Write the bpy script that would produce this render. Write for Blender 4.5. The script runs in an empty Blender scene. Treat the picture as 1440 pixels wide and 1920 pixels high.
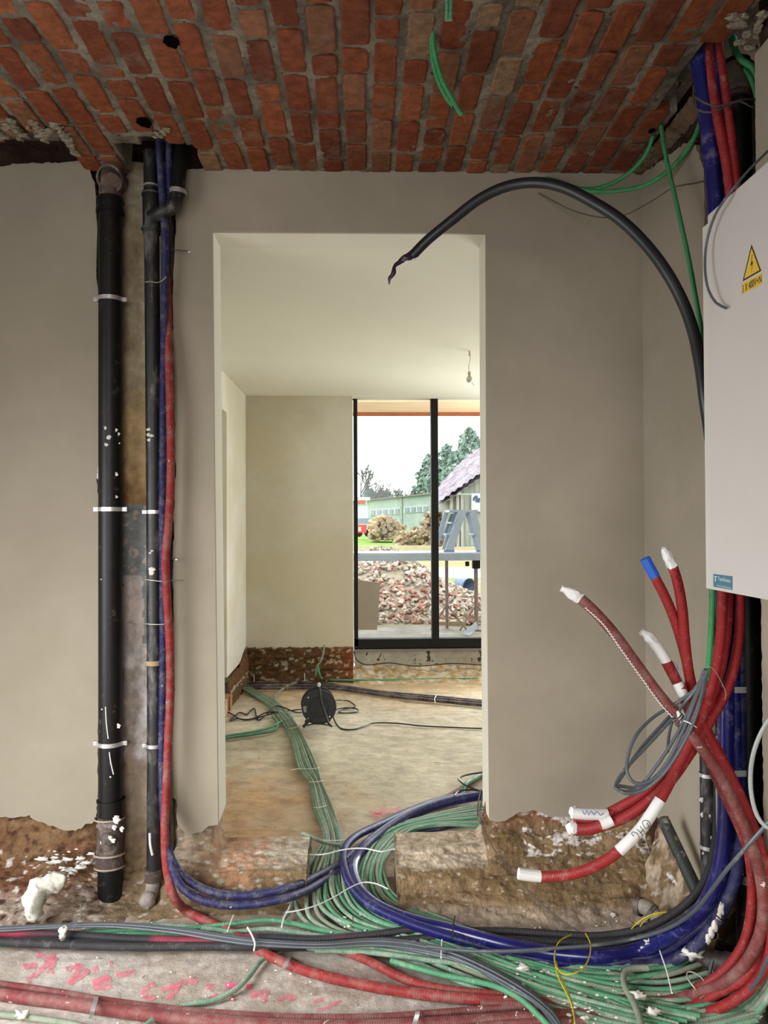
import bpy, bmesh, math, random
from mathutils import Vector, Matrix, noise
from mathutils.geometry import tessellate_polygon

# ------------------------------------------------------------------ camera, world, lights, exposure
SC = bpy.context.scene
COL = SC.collection
FPX = 1442.0
CAMZ = 1.28
R_CAM = (Matrix.Rotation(math.radians(-1.55), 3, 'Z') @ Matrix.Rotation(math.radians(90 + 0.83), 3, 'X')
         @ Matrix.Rotation(math.radians(-0.25), 3, 'Z'))
CAM_LOC = Vector((0, 0, CAMZ))
cd = bpy.data.cameras.new('camera')
cd.sensor_fit = 'HORIZONTAL'; cd.sensor_width = 36.0; cd.lens = FPX * 36.0 / 1440.0
cd.clip_start = 0.05; cd.clip_end = 500
cam = bpy.data.objects.new('camera', cd); COL.objects.link(cam)
cam.matrix_world = Matrix.Translation(CAM_LOC) @ R_CAM.to_4x4()
SC.camera = cam
SC.view_settings.view_transform = 'Standard'; SC.view_settings.look = 'None'
SC.view_settings.gamma = 1.0; SC.view_settings.use_curve_mapping = False
SC.view_settings.exposure = 0.0
SC.cycles.max_bounces = 10; SC.cycles.diffuse_bounces = 6; SC.cycles.transparent_max_bounces = 12
SC.cycles.use_denoising = True
SC.cycles.sample_clamp_indirect = 6.0

w = bpy.data.worlds.new('overcast_sky'); SC.world = w; w.use_nodes = True
wn = w.node_tree; wn.nodes.clear()
wo = wn.nodes.new('ShaderNodeOutputWorld'); wb = wn.nodes.new('ShaderNodeBackground')
wb.inputs['Color'].default_value = (0.93, 0.97, 1.0, 1); wb.inputs['Strength'].default_value = 3.8
wn.links.new(wb.outputs[0], wo.inputs[0])

def area_light(name, loc, target, sx, sy, power, color, spread=180):
    ld = bpy.data.lights.new(name, 'AREA'); ld.shape = 'RECTANGLE'; ld.size = sx; ld.size_y = sy
    ld.energy = power; ld.color = color; ld.spread = math.radians(spread)
    o = bpy.data.objects.new(name, ld); COL.objects.link(o)
    o.location = loc
    o.rotation_euler = (Vector(target) - Vector(loc)).to_track_quat('-Z', 'Y').to_euler()
    return o
# daylight from the glazed door in the left wall and the window behind the photographer (skylight falls downwards)
area_light('door_daylight', (-1.96, 1.0, 1.10), (0.1, 2.40, -0.30), 1.5, 1.0, 31.0, (0.94, 0.96, 1.0), 100)
area_light('rear_window_daylight', (-0.3, -2.45, 1.85), (0.1, 2.3, -0.25), 2.0, 1.0, 18.0, (1.0, 0.94, 0.85), 70)
# daylight bounced up from the bright ground outside through the wide far window (in the glazing plane of its unseen half)
area_light('far_window_daylight', (2.2, 6.15, 1.15), (0.2, 3.8, 2.1), 1.8, 1.6, 128.0, (0.955, 0.985, 1.0))
area_light('side_room_fill', (-1.9, 3.5, 1.5), (-2.4, 5.5, 1.2), 1.0, 1.2, 16.0, (1.0, 0.98, 0.93))  # added fill lamp, brightens the side room seen through its doorway

# ------------------------------------------------------------------ pixel -> world (fixed photograph camera)
def ray(px, py):
    return (R_CAM @ Vector(((px - 720) / FPX, (960 - py) / FPX, -1))).normalized()
def DY(px, py, Y):
    d = ray(px, py); return CAM_LOC + d * (Y / d.y)
def DZ(px, py, Z):
    d = ray(px, py); return CAM_LOC + d * ((Z - CAMZ) / d.z)
def DX(px, py, X):
    d = ray(px, py); return CAM_LOC + d * (X / d.x)
def proj(p):
    q = R_CAM.transposed() @ (Vector(p) - CAM_LOC)
    return (720 + FPX * q.x / -q.z, 960 - FPX * q.y / -q.z)

# ------------------------------------------------------------------ materials
def lin(c):
    return tuple(((v / 255) / 12.92 if v / 255 <= .04045 else ((v / 255 + .055) / 1.055) ** 2.4) for v in c)

def mat(name, rgb, rough=.6, metal=0.0, var=.12, vscale=6.0, dust=0.0, dcol=(178, 168, 150), dscale=18.0,
        bump=0.0, bscale=40.0, bdist=.003, corr=None, cdist=.0010, attr=False, spots=None, stretch=None, alpha=None,
        second=None, spec=.5, transmission=0.0):
    m = bpy.data.materials.new(name); m.use_nodes = True
    nt = m.node_tree; N = nt.nodes; L = nt.links
    bsdf = N['Principled BSDF']
    bsdf.inputs['Roughness'].default_value = rough; bsdf.inputs['Metallic'].default_value = metal
    bsdf.inputs['Specular IOR Level'].default_value = spec
    if transmission: bsdf.inputs['Transmission Weight'].default_value = transmission
    tc = N.new('ShaderNodeTexCoord'); co = tc.outputs['Object']
    if stretch:
        mp = N.new('ShaderNodeMapping'); mp.inputs['Scale'].default_value = stretch
        L.new(co, mp.inputs['Vector']); co = mp.outputs[0]
    def nz(scale, detail=4, rough_=.6, lo=0., hi=1., a=.35, b=.65, dist=0.0):
        n = N.new('ShaderNodeTexNoise'); n.inputs['Scale'].default_value = scale
        n.inputs['Detail'].default_value = detail; n.inputs['Roughness'].default_value = rough_
        n.inputs['Distortion'].default_value = dist
        L.new(co, n.inputs['Vector'])
        r = N.new('ShaderNodeMapRange'); r.inputs['From Min'].default_value = a; r.inputs['From Max'].default_value = b
        r.inputs['To Min'].default_value = lo; r.inputs['To Max'].default_value = hi
        L.new(n.outputs['Fac'], r.inputs['Value']); return r.outputs[0]
    def mix(fac, A, B, mode='MIX'):
        x = N.new('ShaderNodeMix'); x.data_type = 'RGBA'; x.blend_type = mode
        for s, v in ((x.inputs['Factor'], fac), (x.inputs[6], A), (x.inputs[7], B)):
            if hasattr(v, 'is_output'): L.new(v, s)
            elif isinstance(v, (int, float)): s.default_value = v
            else: s.default_value = (*v, 1)
        return x.outputs[2]
    base = lin(rgb)
    if attr:
        a = N.new('ShaderNodeAttribute'); a.attribute_name = 'Col'; base = a.outputs['Color']
    if second:                                   # second = (rgb, scale, lo, hi)
        base = mix(nz(second[1], 6, .65, a=second[2], b=second[3]), base, lin(second[0]))
    if var:
        v = nz(vscale, 6, .7, 1 - var, 1 + var)
        cb = N.new('ShaderNodeCombineColor')
        for k in range(3): L.new(v, cb.inputs[k])
        base = mix(1.0, base, cb.outputs[0], 'MULTIPLY')
    if dust:
        base = mix(nz(dscale, 8, .75, 0, 1, .60 - dust * .35, .80 - dust * .15), base, lin(dcol))
    if spots:                                    # spots = (rgb, scale, threshold)
        for k, sp in enumerate(spots if isinstance(spots, list) else [spots]):
            base = mix(nz(sp[1], 3, .55, 0, 1, sp[2], sp[2] + .03, dist=.6), base, lin(sp[0]))
    if hasattr(base, 'is_output'): L.new(base, bsdf.inputs['Base Color'])
    else: bsdf.inputs['Base Color'].default_value = (*base, 1)
    nrm = None
    if bump:
        n = N.new('ShaderNodeTexNoise'); n.inputs['Scale'].default_value = bscale; n.inputs['Detail'].default_value = 6
        n.inputs['Roughness'].default_value = .65
        L.new(co, n.inputs['Vector'])
        b = N.new('ShaderNodeBump'); b.inputs['Strength'].default_value = bump; b.inputs['Distance'].default_value = bdist
        L.new(n.outputs['Fac'], b.inputs['Height']); nrm = b.outputs[0]
    if corr:
        uv = N.new('ShaderNodeUVMap'); uv.uv_map = 'UVMap'
        sx = N.new('ShaderNodeSeparateXYZ'); L.new(uv.outputs[0], sx.inputs[0])
        mu = N.new('ShaderNodeMath'); mu.operation = 'MULTIPLY'; mu.inputs[1].default_value = 2 * math.pi / corr
        L.new(sx.outputs['Y'], mu.inputs[0])
        si = N.new('ShaderNodeMath'); si.operation = 'SINE'; L.new(mu.outputs[0], si.inputs[0])
        b2 = N.new('ShaderNodeBump'); b2.inputs['Strength'].default_value = .8; b2.inputs['Distance'].default_value = cdist
        L.new(si.outputs[0], b2.inputs['Height'])
        if nrm: L.new(nrm, b2.inputs['Normal'])
        nrm = b2.outputs[0]
    if nrm: L.new(nrm, bsdf.inputs['Normal'])
    if alpha:                                    # patchy coverage: (scale, lo, hi)
        L.new(nz(alpha[0], 6, .7, 0, 1, alpha[1], alpha[2]), bsdf.inputs['Alpha'])
    return m

def glass_mat(name):
    m = bpy.data.materials.new(name); m.use_nodes = True
    nt = m.node_tree; N = nt.nodes; L = nt.links
    N.clear(); out = N.new('ShaderNodeOutputMaterial')
    t = N.new('ShaderNodeBsdfTransparent'); t.inputs[0].default_value = (.97, .985, .98, 1)
    g = N.new('ShaderNodeBsdfGlossy'); g.inputs['Roughness'].default_value = .02
    f = N.new('ShaderNodeFresnel'); f.inputs['IOR'].default_value = 1.12
    mx = N.new('ShaderNodeMixShader')
    L.new(f.outputs[0], mx.inputs[0]); L.new(t.outputs[0], mx.inputs[1]); L.new(g.outputs[0], mx.inputs[2])
    L.new(mx.outputs[0], out.inputs[0]); return m

# ------------------------------------------------------------------ mesh builder
def crom(pts, ds=.012, radii=None):
    """Catmull-Rom through pts, resampled roughly every ds."""
    P = [Vector(p) for p in pts]; n = len(P)
    if n == 2:
        k = max(1, int((P[1] - P[0]).length / (ds * 6)))
        out = [P[0].lerp(P[1], i / k) for i in range(k + 1)]
        rr = None if radii is None else [radii[0] + (radii[1] - radii[0]) * i / k for i in range(k + 1)]
        return out, rr
    out = []; rr = [] if radii is not None else None
    def tj(a, b): return max(1e-5, (b - a).length ** .5)
    for i in range(n - 1):
        p1, p2 = P[i], P[i + 1]
        p0 = P[i - 1] if i > 0 else p1 + (p1 - p2)
        p3 = P[i + 2] if i + 2 < n else p2 + (p2 - p1)
        t0 = 0; t1 = t0 + tj(p0, p1); t2 = t1 + tj(p1, p2); t3 = t2 + tj(p2, p3)
        k = max(2, int((p2 - p1).length / ds))
        for j in range(k):
            t = t1 + (t2 - t1) * j / k
            a1 = p0 * ((t1 - t) / (t1 - t0)) + p1 * ((t - t0) / (t1 - t0))
            a2 = p1 * ((t2 - t) / (t2 - t1)) + p2 * ((t - t1) / (t2 - t1))
            a3 = p2 * ((t3 - t) / (t3 - t2)) + p3 * ((t - t2) / (t3 - t2))
            b1 = a1 * ((t2 - t) / (t2 - t0)) + a2 * ((t - t0) / (t2 - t0))
            b2 = a2 * ((t3 - t) / (t3 - t1)) + a3 * ((t - t1) / (t3 - t1))
            out.append(b1 * ((t2 - t) / (t2 - t1)) + b2 * ((t - t1) / (t2 - t1)))
            if rr is not None: rr.append(radii[i] + (radii[i + 1] - radii[i]) * j / k)
    out.append(P[-1])
    if rr is not None: rr.append(radii[-1])
    return out, rr

class MB:
    def __init__(s): s.V = []; s.F = []; s.U = []; s.C = []; s.col = (1, 1, 1); s.S = []
    def v(s, p, uv=(0, 0)):
        s.V.append(tuple(p)); s.U.append(uv); s.C.append(s.col); return len(s.V) - 1
    def f(s, idx, smooth=False): s.F.append(tuple(idx)); s.S.append(smooth)
    def tube(s, pts, r, seg=10, ds=.012, caps=True, radii=None, flat=1.0):
        P, RR = crom(pts, ds, radii)
        if RR is None: RR = [r] * len(P)
        T = []
        for i in range(len(P)):
            a = P[max(0, i - 1)]; b = P[min(len(P) - 1, i + 1)]
            d = b - a; T.append(d.normalized() if d.length > 1e-9 else (T[-1] if T else Vector((0, 0, 1))))
        up = Vector((0, 0, 1)) if abs(T[0].z) < .9 else Vector((1, 0, 0))
        n = (up - T[0] * up.dot(T[0])).normalized(); L = 0; rings = []
        for i, p in enumerate(P):
            if i:
                L += (p - P[i - 1]).length
                n = (n - T[i] * n.dot(T[i]))
                n = n.normalized() if n.length > 1e-6 else up
            b = T[i].cross(n)
            rings.append([s.v(p + (n * math.cos(a) * flat + b * math.sin(a)) * RR[i], (k / seg, L))
                          for k in range(seg) for a in (2 * math.pi * k / seg,)])
        for A, B in zip(rings, rings[1:]):
            for k in range(seg): s.f((A[k], A[(k + 1) % seg], B[(k + 1) % seg], B[k]), True)
        if caps: s.f(rings[0][::-1]); s.f(rings[-1])
        return s
    def cyl(s, p0, p1, r0, r1=None, seg=20, caps=True):
        return s.tube([p0, p1], r0, seg=seg, ds=10, caps=caps, radii=[r0, r0 if r1 is None else r1])
    def ring(s, c, axis, r, w, t, seg=24, arc=1.0, up=None):
        """flat band: radius r, width w along axis, thickness t"""
        ax = Vector(axis).normalized(); u = Vector(up or ((0, 0, 1) if abs(ax.z) < .9 else (1, 0, 0)))
        u = (u - ax * u.dot(ax)).normalized(); b = ax.cross(u); c = Vector(c); R = []
        m = seg if arc >= 1 else seg + 1
        for k in range(m):
            a = 2 * math.pi * arc * k / seg - (0 if arc >= 1 else math.pi * arc)
            d = u * math.cos(a) + b * math.sin(a)
            R.append([s.v(c + d * rr + ax * ww) for rr, ww in ((r, -w / 2), (r + t, -w / 2), (r + t, w / 2), (r, w / 2))])
        for k in range(m if arc >= 1 else m - 1):
            A = R[k]; B = R[(k + 1) % m]
            for j in range(4): s.f((A[j], A[(j + 1) % 4], B[(j + 1) % 4], B[j]), False)
        if arc < 1: s.f(R[0]); s.f(R[-1][::-1])
        return s
    def box(s, lo, hi, M=None, jit=0.0):
        x0, y0, z0 = lo; x1, y1, z1 = hi
        c = [Vector((x, y, z)) for z in (z0, z1) for y in (y0, y1) for x in (x0, x1)]
        if jit: c = [p + Vector((random.uniform(-1, 1), random.uniform(-1, 1), random.uniform(-1, 1))) * jit for p in c]
        if M is not None: c = [M @ p for p in c]
        i = [s.v(p) for p in c]
        for q in ((0, 2, 3, 1), (4, 5, 7, 6), (0, 1, 5, 4), (2, 6, 7, 3), (0, 4, 6, 2), (1, 3, 7, 5)): s.f([i[k] for k in q])
        return s
    def prism(s, poly, off, uvs=None):
        """closed polygon of world points extruded by vector off"""
        poly = [Vector(p) for p in poly]; off = Vector(off)
        a = [s.v(p) for p in poly]; b = [s.v(p + off) for p in poly]
        for t in tessellate_polygon([poly]):
            s.f([a[k] for k in t]); s.f([b[k] for k in reversed(t)])
        n = len(poly)
        for k in range(n): s.f((a[k], a[(k + 1) % n], b[(k + 1) % n], b[k]))
        return s
    def ball(s, c, r, seg=12, rings=8, scale=(1, 1, 1), M=None, nz=0.0, nsc=8.0):
        c = Vector(c); R = []
        for i in range(rings + 1):
            th = math.pi * i / rings; row = []
            for k in range(seg):
                a = 2 * math.pi * k / seg
                d = Vector((math.sin(th) * math.cos(a), math.sin(th) * math.sin(a), math.cos(th)))
                q = 1 + (nz * noise.noise((d * nsc * .3 + c * 9)) if nz else 0)
                p = Vector((d.x * scale[0], d.y * scale[1], d.z * scale[2])) * r * q
                if M is not None: p = M @ p
                row.append(s.v(c + p))
            R.append(row)
        for i in range(rings):
            for k in range(seg): s.f((R[i][k], R[i + 1][k], R[i + 1][(k + 1) % seg], R[i][(k + 1) % seg]), True)
        return s
    def grid(s, nu, nv, pf, cf=None, flip=False):
        I = []
        for i in range(nu + 1):
            row = []
            for j in range(nv + 1):
                u = i / nu; v = j / nv; p = pf(u, v)
                if cf: s.col = cf(u, v, p)
                row.append(s.v(p, (u, v)))
            I.append(row)
        for i in range(nu):
            for j in range(nv):
                q = (I[i][j], I[i + 1][j], I[i + 1][j + 1], I[i][j + 1])
                s.f(q[::-1] if flip else q, True)
        return s
    def make(s, name, m, parent=None, keep=False, attr=False, sharp=40):
        me = bpy.data.meshes.new(name)
        off = Vector((0, 0, 0))
        if parent is not None:
            q = parent
            while q is not None: off += q.location; q = q.parent
            loc = Vector((0, 0, 0))
        elif keep: loc = Vector((0, 0, 0))
        else:
            xs = [v[0] for v in s.V]; ys = [v[1] for v in s.V]; zs = [v[2] for v in s.V]
            loc = Vector(((min(xs) + max(xs)) / 2, (min(ys) + max(ys)) / 2, min(zs))); off = loc
        me.from_pydata([tuple(Vector(v) - off) for v in s.V], [], s.F)
        uvl = me.uv_layers.new(name='UVMap')
        li = [0] * len(me.loops); me.loops.foreach_get('vertex_index', li)
        flat = [c for i in li for c in s.U[i]]; uvl.data.foreach_set('uv', flat)
        if attr:
            ca = me.attributes.new('Col', 'FLOAT_COLOR', 'POINT')
            ca.data.foreach_set('color', [c for q in s.C for c in (*q, 1.0)])
        me.polygons.foreach_set('use_smooth', [bool(x) for x in s.S])
        me.update()
        me.validate()
        if sharp: me.set_sharp_from_angle(angle=math.radians(sharp))
        o = bpy.data.objects.new(name, me); COL.objects.link(o)
        o.location = loc
        if m is not None: me.materials.append(m)
        if parent is not None: o.parent = parent
        return o

def tag(o, label=None, cat=None, group=None, kind=None):
    if label: o['label'] = label
    if cat: o['category'] = cat
    if group: o['group'] = group
    if kind: o['kind'] = kind
    return o
def empty(name, loc, label, cat, group=None):
    o = bpy.data.objects.new(name, None); COL.objects.link(o); o.location = loc; o.empty_display_size = .05
    return tag(o, label, cat, group)
def struct(o): o['kind'] = 'structure'; return o
def nz2(x, y, s=1.0, sd=0.0): return noise.noise(Vector((x * s + sd, y * s - sd * .7, sd * 1.3)))
def fbm(x, y, z=0.0, o=4): return noise.fractal(Vector((x, y, z)), .9, 2.1, o)
def mixc(a, b, t):
    t = max(0, min(1, t)); return tuple(a[k] * (1 - t) + b[k] * t for k in range(3))
def sm(a, b, x):
    t = max(0, min(1, (x - a) / (b - a))); return t * t * (3 - 2 * t)

def ragged(pts, amp=3.0, step=7, seed=0, closed=False):
    """px polyline -> denser px polyline with noise (for broken plaster edges)"""
    out = []
    for k in range(len(pts) - 1):
        a, b = pts[k], pts[k + 1]
        L = math.hypot(b[0] - a[0], b[1] - a[1]); n = max(1, int(L / step))
        for i in range(n):
            t = i / n; x = a[0] + (b[0] - a[0]) * t; y = a[1] + (b[1] - a[1]) * t
            if L > 1 and not (i == 0 and k == 0):
                nx, ny = -(b[1] - a[1]) / L, (b[0] - a[0]) / L
                d = amp * (noise.noise(Vector((x * .05, y * .05, seed))) * 1.6 + noise.noise(Vector((x * .21, y * .21, seed + 9))))
                x += nx * d; y += ny * d
            out.append((x, y))
    out.append(pts[-1]); return out

WY = 2.67           # front face of the doorway wall
WB = 2.82           # its back face
CZ = 2.508          # brick ceiling
XR = 0.985          # right wall face
FZ = 0.03           # floor level of the room beyond
FCZ = 2.297         # ceiling level of the room beyond
YF = 6.13           # far wall
YG = 6.30           # glazing plane
XL = -0.93          # left wall of far room
# ------------------------------------------------------------------ shared materials
M = {}
M['plaster'] = mat('grey_plaster', (141, 132, 115), .92, var=.05, vscale=2.2, second=((151, 141, 125), 1.6, .40, .66), bump=.25, bscale=140, bdist=.0015, spec=.2)
M['plaster_far'] = mat('pale_plaster', (196, 189, 168), .93, var=.035, vscale=1.6, second=((206, 202, 190), 1.2, .45, .62), bump=.12, bscale=90, bdist=.001, spec=.2)
M['reveal'] = mat('reveal_plaster', (204, 199, 184), .9, var=.03, vscale=3, bump=.1, bscale=90, bdist=.001, spec=.2)
M['masonry'] = mat('rough_masonry', (120, 95, 70), .95, attr=True, var=.28, vscale=26, bump=1.0, bscale=55, bdist=.010,
                   spots=[((196, 184, 168), 70, .76), ((70, 52, 38), 40, .74)], spec=.15)
M['chase'] = mat('chase_backing', (150, 135, 105), .95, attr=True, var=.22, vscale=20, bump=.7, bscale=60, bdist=.004,
                 spots=[((96, 84, 66), 18, .74), ((190, 182, 168), 50, .77)], spec=.15)
M['floor'] = mat('dusty_concrete', (150, 140, 128), .95, attr=True, var=.16, vscale=18, bump=.8, bscale=90, bdist=.0035,
                 spots=[((196, 188, 176), 60, .72), ((96, 86, 76), 34, .71)], spec=.15)
M['floor_far'] = mat('dusty_subfloor', (190, 176, 152), .95, attr=True, var=.22, vscale=11, bump=.9, bscale=30, bdist=.006,
                     spots=[((132, 114, 92), 34, .70), ((212, 206, 194), 40, .70)], stretch=(.8, 1.0, 1), spec=.15)
M['brick'] = mat('ceiling_brick', (150, 70, 45), .9, attr=True, var=.30, vscale=34, bump=.9, bscale=70, bdist=.004,
                 second=((112, 100, 86), 5.5, .56, .80), spots=[((70, 40, 30), 60, .70), ((176, 150, 128), 26, .74)], spec=.15)
M['mortar'] = mat('grey_mortar', (122, 114, 100), .95, attr=True, var=.25, vscale=30, bump=1.0, bscale=60, bdist=.008,
                  spots=[((70, 62, 52), 40, .66)], spec=.1)
M['dark'] = mat('dark_void_masonry', (62, 46, 36), .95, var=.4, vscale=14, bump=1, bscale=30, bdist=.02, spec=.1)
M['white'] = mat('white_wall', (205, 200, 190), .9, var=.02)
M['frame'] = mat('dark_window_frame', (20, 18, 17), .6, spec=.25, var=.05)
M['glass'] = glass_mat('window_glass')
M['upstand'] = mat('concrete_block', (168, 162, 150), .95, var=.15, vscale=9, bump=.5, bscale=60, bdist=.003,
                   spots=[((70, 64, 56), 9, .60), ((110, 84, 64), 20, .66)], spec=.15)
M['metal'] = mat('galvanised_steel', (205, 205, 202), .35, metal=.75, var=.08, vscale=60)
M['paint_pink'] = mat('pink_spray_paint', (226, 126, 140), .85, var=.1, vscale=40, alpha=(45, .30, .68))
M['paint_pink2'] = mat('bright_pink_spray_paint', (232, 92, 126), .8, var=.1, vscale=40, alpha=(70, .32, .46))

# ------------------------------------------------------------------ plaster skin + masonry core of the doorway wall
def yprism(mb, px, Y, th): mb.prism([DY(x, y, Y) for x, y in px], (0, th, 0))

def chunked(mb, top, bot, x0, x1, n, Y, th): pass

root_w = MB()
# masonry core (behind the plaster), left / right / lintel, with the open chase left out
zt = 2.60
xc0, xc1 = DY(186, 900, WY).x, DY(322, 900, WY).x
xd0, xd1 = DY(396, 900, WY).x, DY(922, 900, WY).x
core = MB()
core.box((-2.3, WY + .045, -.05), (xc0, WB, zt + .12))
core.box((xc0, WY + .10, -.05), (xc1, WB, zt + .12))
core.box((xc1, WY + .045, -.05), (xd0 - .008, WB, zt + .12))
core.box((xd1 + .008, WY + .045, -.05), (1.20, WB, zt + .12))
core.box((xd0 - .008, WY + .045, 2.32), (xd1 + .008, WB, zt + .12))
wall_back = struct(core.make('wall_back', M['dark'], keep=True))

lp = [(-300, 305)] + ragged([(-60, 312), (0, 312), (55, 303), (110, 307), (150, 300), (168, 318)], 2.5, 6, 1) \
   + ragged([(168, 318), (178, 342), (182, 430), (180, 520), (186, 560), (184, 640), (188, 720), (185, 850), (181, 900), (187, 950),
             (187, 1150), (185, 1300), (183, 1440), (184, 1500)], 1.4, 7, 2)[1:] \
   + ragged([(184, 1500), (180, 1536), (160, 1545), (152, 1556), (120, 1556), (98, 1545), (70, 1543), (55, 1528), (30, 1531), (0, 1532), (-60, 1536)], 3.2, 5, 3)[1:] \
   + [(-300, 1536)]
pl = MB(); yprism(pl, lp, WY, .014)
pl.make('plaster_coat', M['plaster'], wall_back)
# middle strip + lintel + right field as one skin
mp_ = ragged([(352, 318), (336, 340), (330, 400), (326, 500), (324, 620), (327, 760), (329, 870), (326, 960), (324, 1100), (326, 1300), (321, 1400), (318, 1490)], 2.0, 7, 5) \
   + ragged([(318, 1490), (330, 1500), (334, 1545), (350, 1566), (378, 1560), (392, 1547), (409, 1546)], 2.2, 5, 6)[1:]
mp_ += [(403, 1000), (398, 434), (911, 437), (913, 1000), (918, 1538)]
mp_ += ragged([(918, 1538), (945, 1540), (975, 1527), (1000, 1519), (1035, 1530), (1075, 1530), (1110, 1526), (1150, 1512), (1190, 1498), (1216, 1500)], 3.0, 5, 7)[1:]
mp_ += [(1300, 1500), (1300, 324), (1213, 323)] + ragged([(1213, 323), (960, 319), (700, 320), (520, 318), (400, 315), (352, 318)], 1.6, 7, 8)[1:-1]
pm_ = MB(); yprism(pm_, mp_, WY, .014)
pm_.make('plaster_coat', M['plaster'], wall_back)
# door lining: left and right reveal, head
def jamb(pts, x_off):
    m = MB(); m.prism(pts, (x_off, 0, 0)); return m
rl = MB()
a = [DY(398.2, 434, WY), DY(403.2, 1000, WY), DY(409.2, 1546, WY)]
back = [Vector((p.x, WB, p.z)) for p in a]
back[2].z += .015
a = [Vector((p.x, WY + .0142, p.z)) for p in a]
rl.prism([a[0], a[1], a[2], back[2], back[1], back[0]], (-.02, 0, 0))
rl.make('reveal_plaster_left', M['reveal'], wall_back)
rr = MB()
a = [DY(910.8, 437, WY), DY(912.8, 1000, WY), DY(917.8, 1538, WY)]
back = [Vector((p.x, WB, p.z)) for p in a]
a = [Vector((p.x, WY + .0142, p.z)) for p in a]
rr.prism([a[0], a[1], a[2], back[2], back[1], back[0]], (.02, 0, 0))
rr.make('reveal_plaster_right', M['reveal'], wall_back)
hd = MB(); a = DY(398.2, 434, WY); b = DY(910.8, 437, WY)
a = Vector((a.x - .01, WY + .0142, a.z)); b = Vector((b.x + .01, WY + .0142, b.z))
hd.prism([a, b, Vector((b.x, WB + .01, b.z)), Vector((a.x, WB + .01, a.z))], (0, 0, .02))
hd.make('reveal_plaster_head', M['reveal'], wall_back)
# chase backing: old yellowed plaster, then a grey sheet, then whitish render, then stained masonry
cY = WY + .05
def chase_p(u, v):
    x = xc0 - .01 + (xc1 - xc0 + .02) * u; z = CZ + .05 - (CZ + .07) * v
    d = .010 * fbm(x * 14, z * 9, 2) + (.004 * fbm(x * 60, z * 60))
    return Vector((x, cY + d - .02 * sm(.30, .1, z), z))
def chase_c(u, v, p):
    py = proj(p)[1]; n = fbm(p.x * 9, p.z * 6, 5); n2 = fbm(p.x * 30, p.z * 30, 7)
    c = mixc(lin((172, 160, 134)), lin((146, 130, 104)), .5 + n)
    c = mixc(c, lin((178, 150, 106)), sm(700, 800, py + 30 * n) * .8)
    if py > 870: c = mixc(c, lin((120, 84, 52)), sm(870, 940, py + 40 * n2) * .7)
    if py > 945 + 6 * n2:
        c = lin((120, 122, 122))
        edge = 150 - (py - 945) * .16 + 60 * n
        if n2 + n > .45: c = lin((165, 152, 140))
        if py > 1080 and p.x < (xc0 + xc1) * .5 + .012 * n2 + .01: c = lin((176, 164, 158))
    if py > 1210 + 12 * n: c = mixc(lin((186, 180, 178)), lin((150, 140, 130)), .4 + n + n2)
    if py > 1400: c = mixc(c, lin((148, 132, 114)), sm(1400, 1440, py + 20 * n2))
    if py > 1520: c = mixc(c, lin((118, 98, 78)), sm(1520, 1590, py + 20 * n2))
    return c
cb_ = MB().grid(46, 420, chase_p, chase_c, flip=True)
cb_.make('chase_backing', M['chase'], wall_back, attr=True)
# broken sides of the chase
for sx_, x in (('l', xc0), ('r', xc1)):
    s_ = MB()
    s_.grid(8, 220, lambda u, v, x=x: Vector((x + .006 * fbm(u * 3, v * 60, x * 3), WY + .006 + u * .09, CZ + .04 - (CZ + .04) * v)),
            lambda u, v, p: mixc(lin((150, 138, 118)), lin((110, 96, 78)), .5 + fbm(p.z * 20, p.y * 20)))
    s_.make('chase_side', M['chase'], wall_back, attr=True)

# right wall of the front room, with an upright recess for the risers
YC1, YC0 = 2.165, 1.884      # recess from YC0 to YC1
XB = 1.13
wr = MB()
wr.box((XR + .012, YC1, -.05), (XR + .2, WY + .05, zt))
wr.box((XR + .012, -2.6, -.05), (XR + .2, YC0, zt))
wr.box((XB, YC0 - .05, -.05), (XB + .1, YC1 + .05, zt))
wall_right = struct(wr.make('wall_right', M['dark'], keep=True))
def xprism(mb, pts, X, th): mb.prism([(X, y, z) for y, z in pts], (th, 0, 0))
def rpx(px, py):
    p = DX(px, py, XR); return (p.y, p.z)
def yz_ragged(pts, amp, step, seed):
    q = ragged([(a * 1000, b * 1000) for a, b in pts], amp, step, seed)
    return [(a / 1000, b / 1000) for a, b in q]
bot = [(WY + .01, .325), (2.60, .30), (2.50, .24), (2.38, .19), (2.28, .15), (YC1, .10)]
poly = yz_ragged(bot, 7, 9, 11) + yz_ragged([(YC1, .10), (YC1 + .008, .9), (YC1, 1.6), (YC1 + .012, 2.30)], 4, 14, 12)[1:] \
     + yz_ragged([(YC1 + .012, 2.30), (2.25, 2.42), (2.33, 2.44), (2.5, 2.47), (WY + .01, 2.505)], 6, 9, 13)[1:]
pr = MB(); xprism(pr, poly, XR, .014); pr.make('plaster_coat', M['plaster'], wall_right)
poly = [(-2.6, .1), (YC0 - .03, .1)] + yz_ragged([(YC0, .1), (YC0, 2.45)], 3, 14, 14) + [(-2.6, 2.5)]
pr = MB(); xprism(pr, poly, XR, .014); pr.make('plaster_coat', M['plaster'], wall_right)
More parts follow.
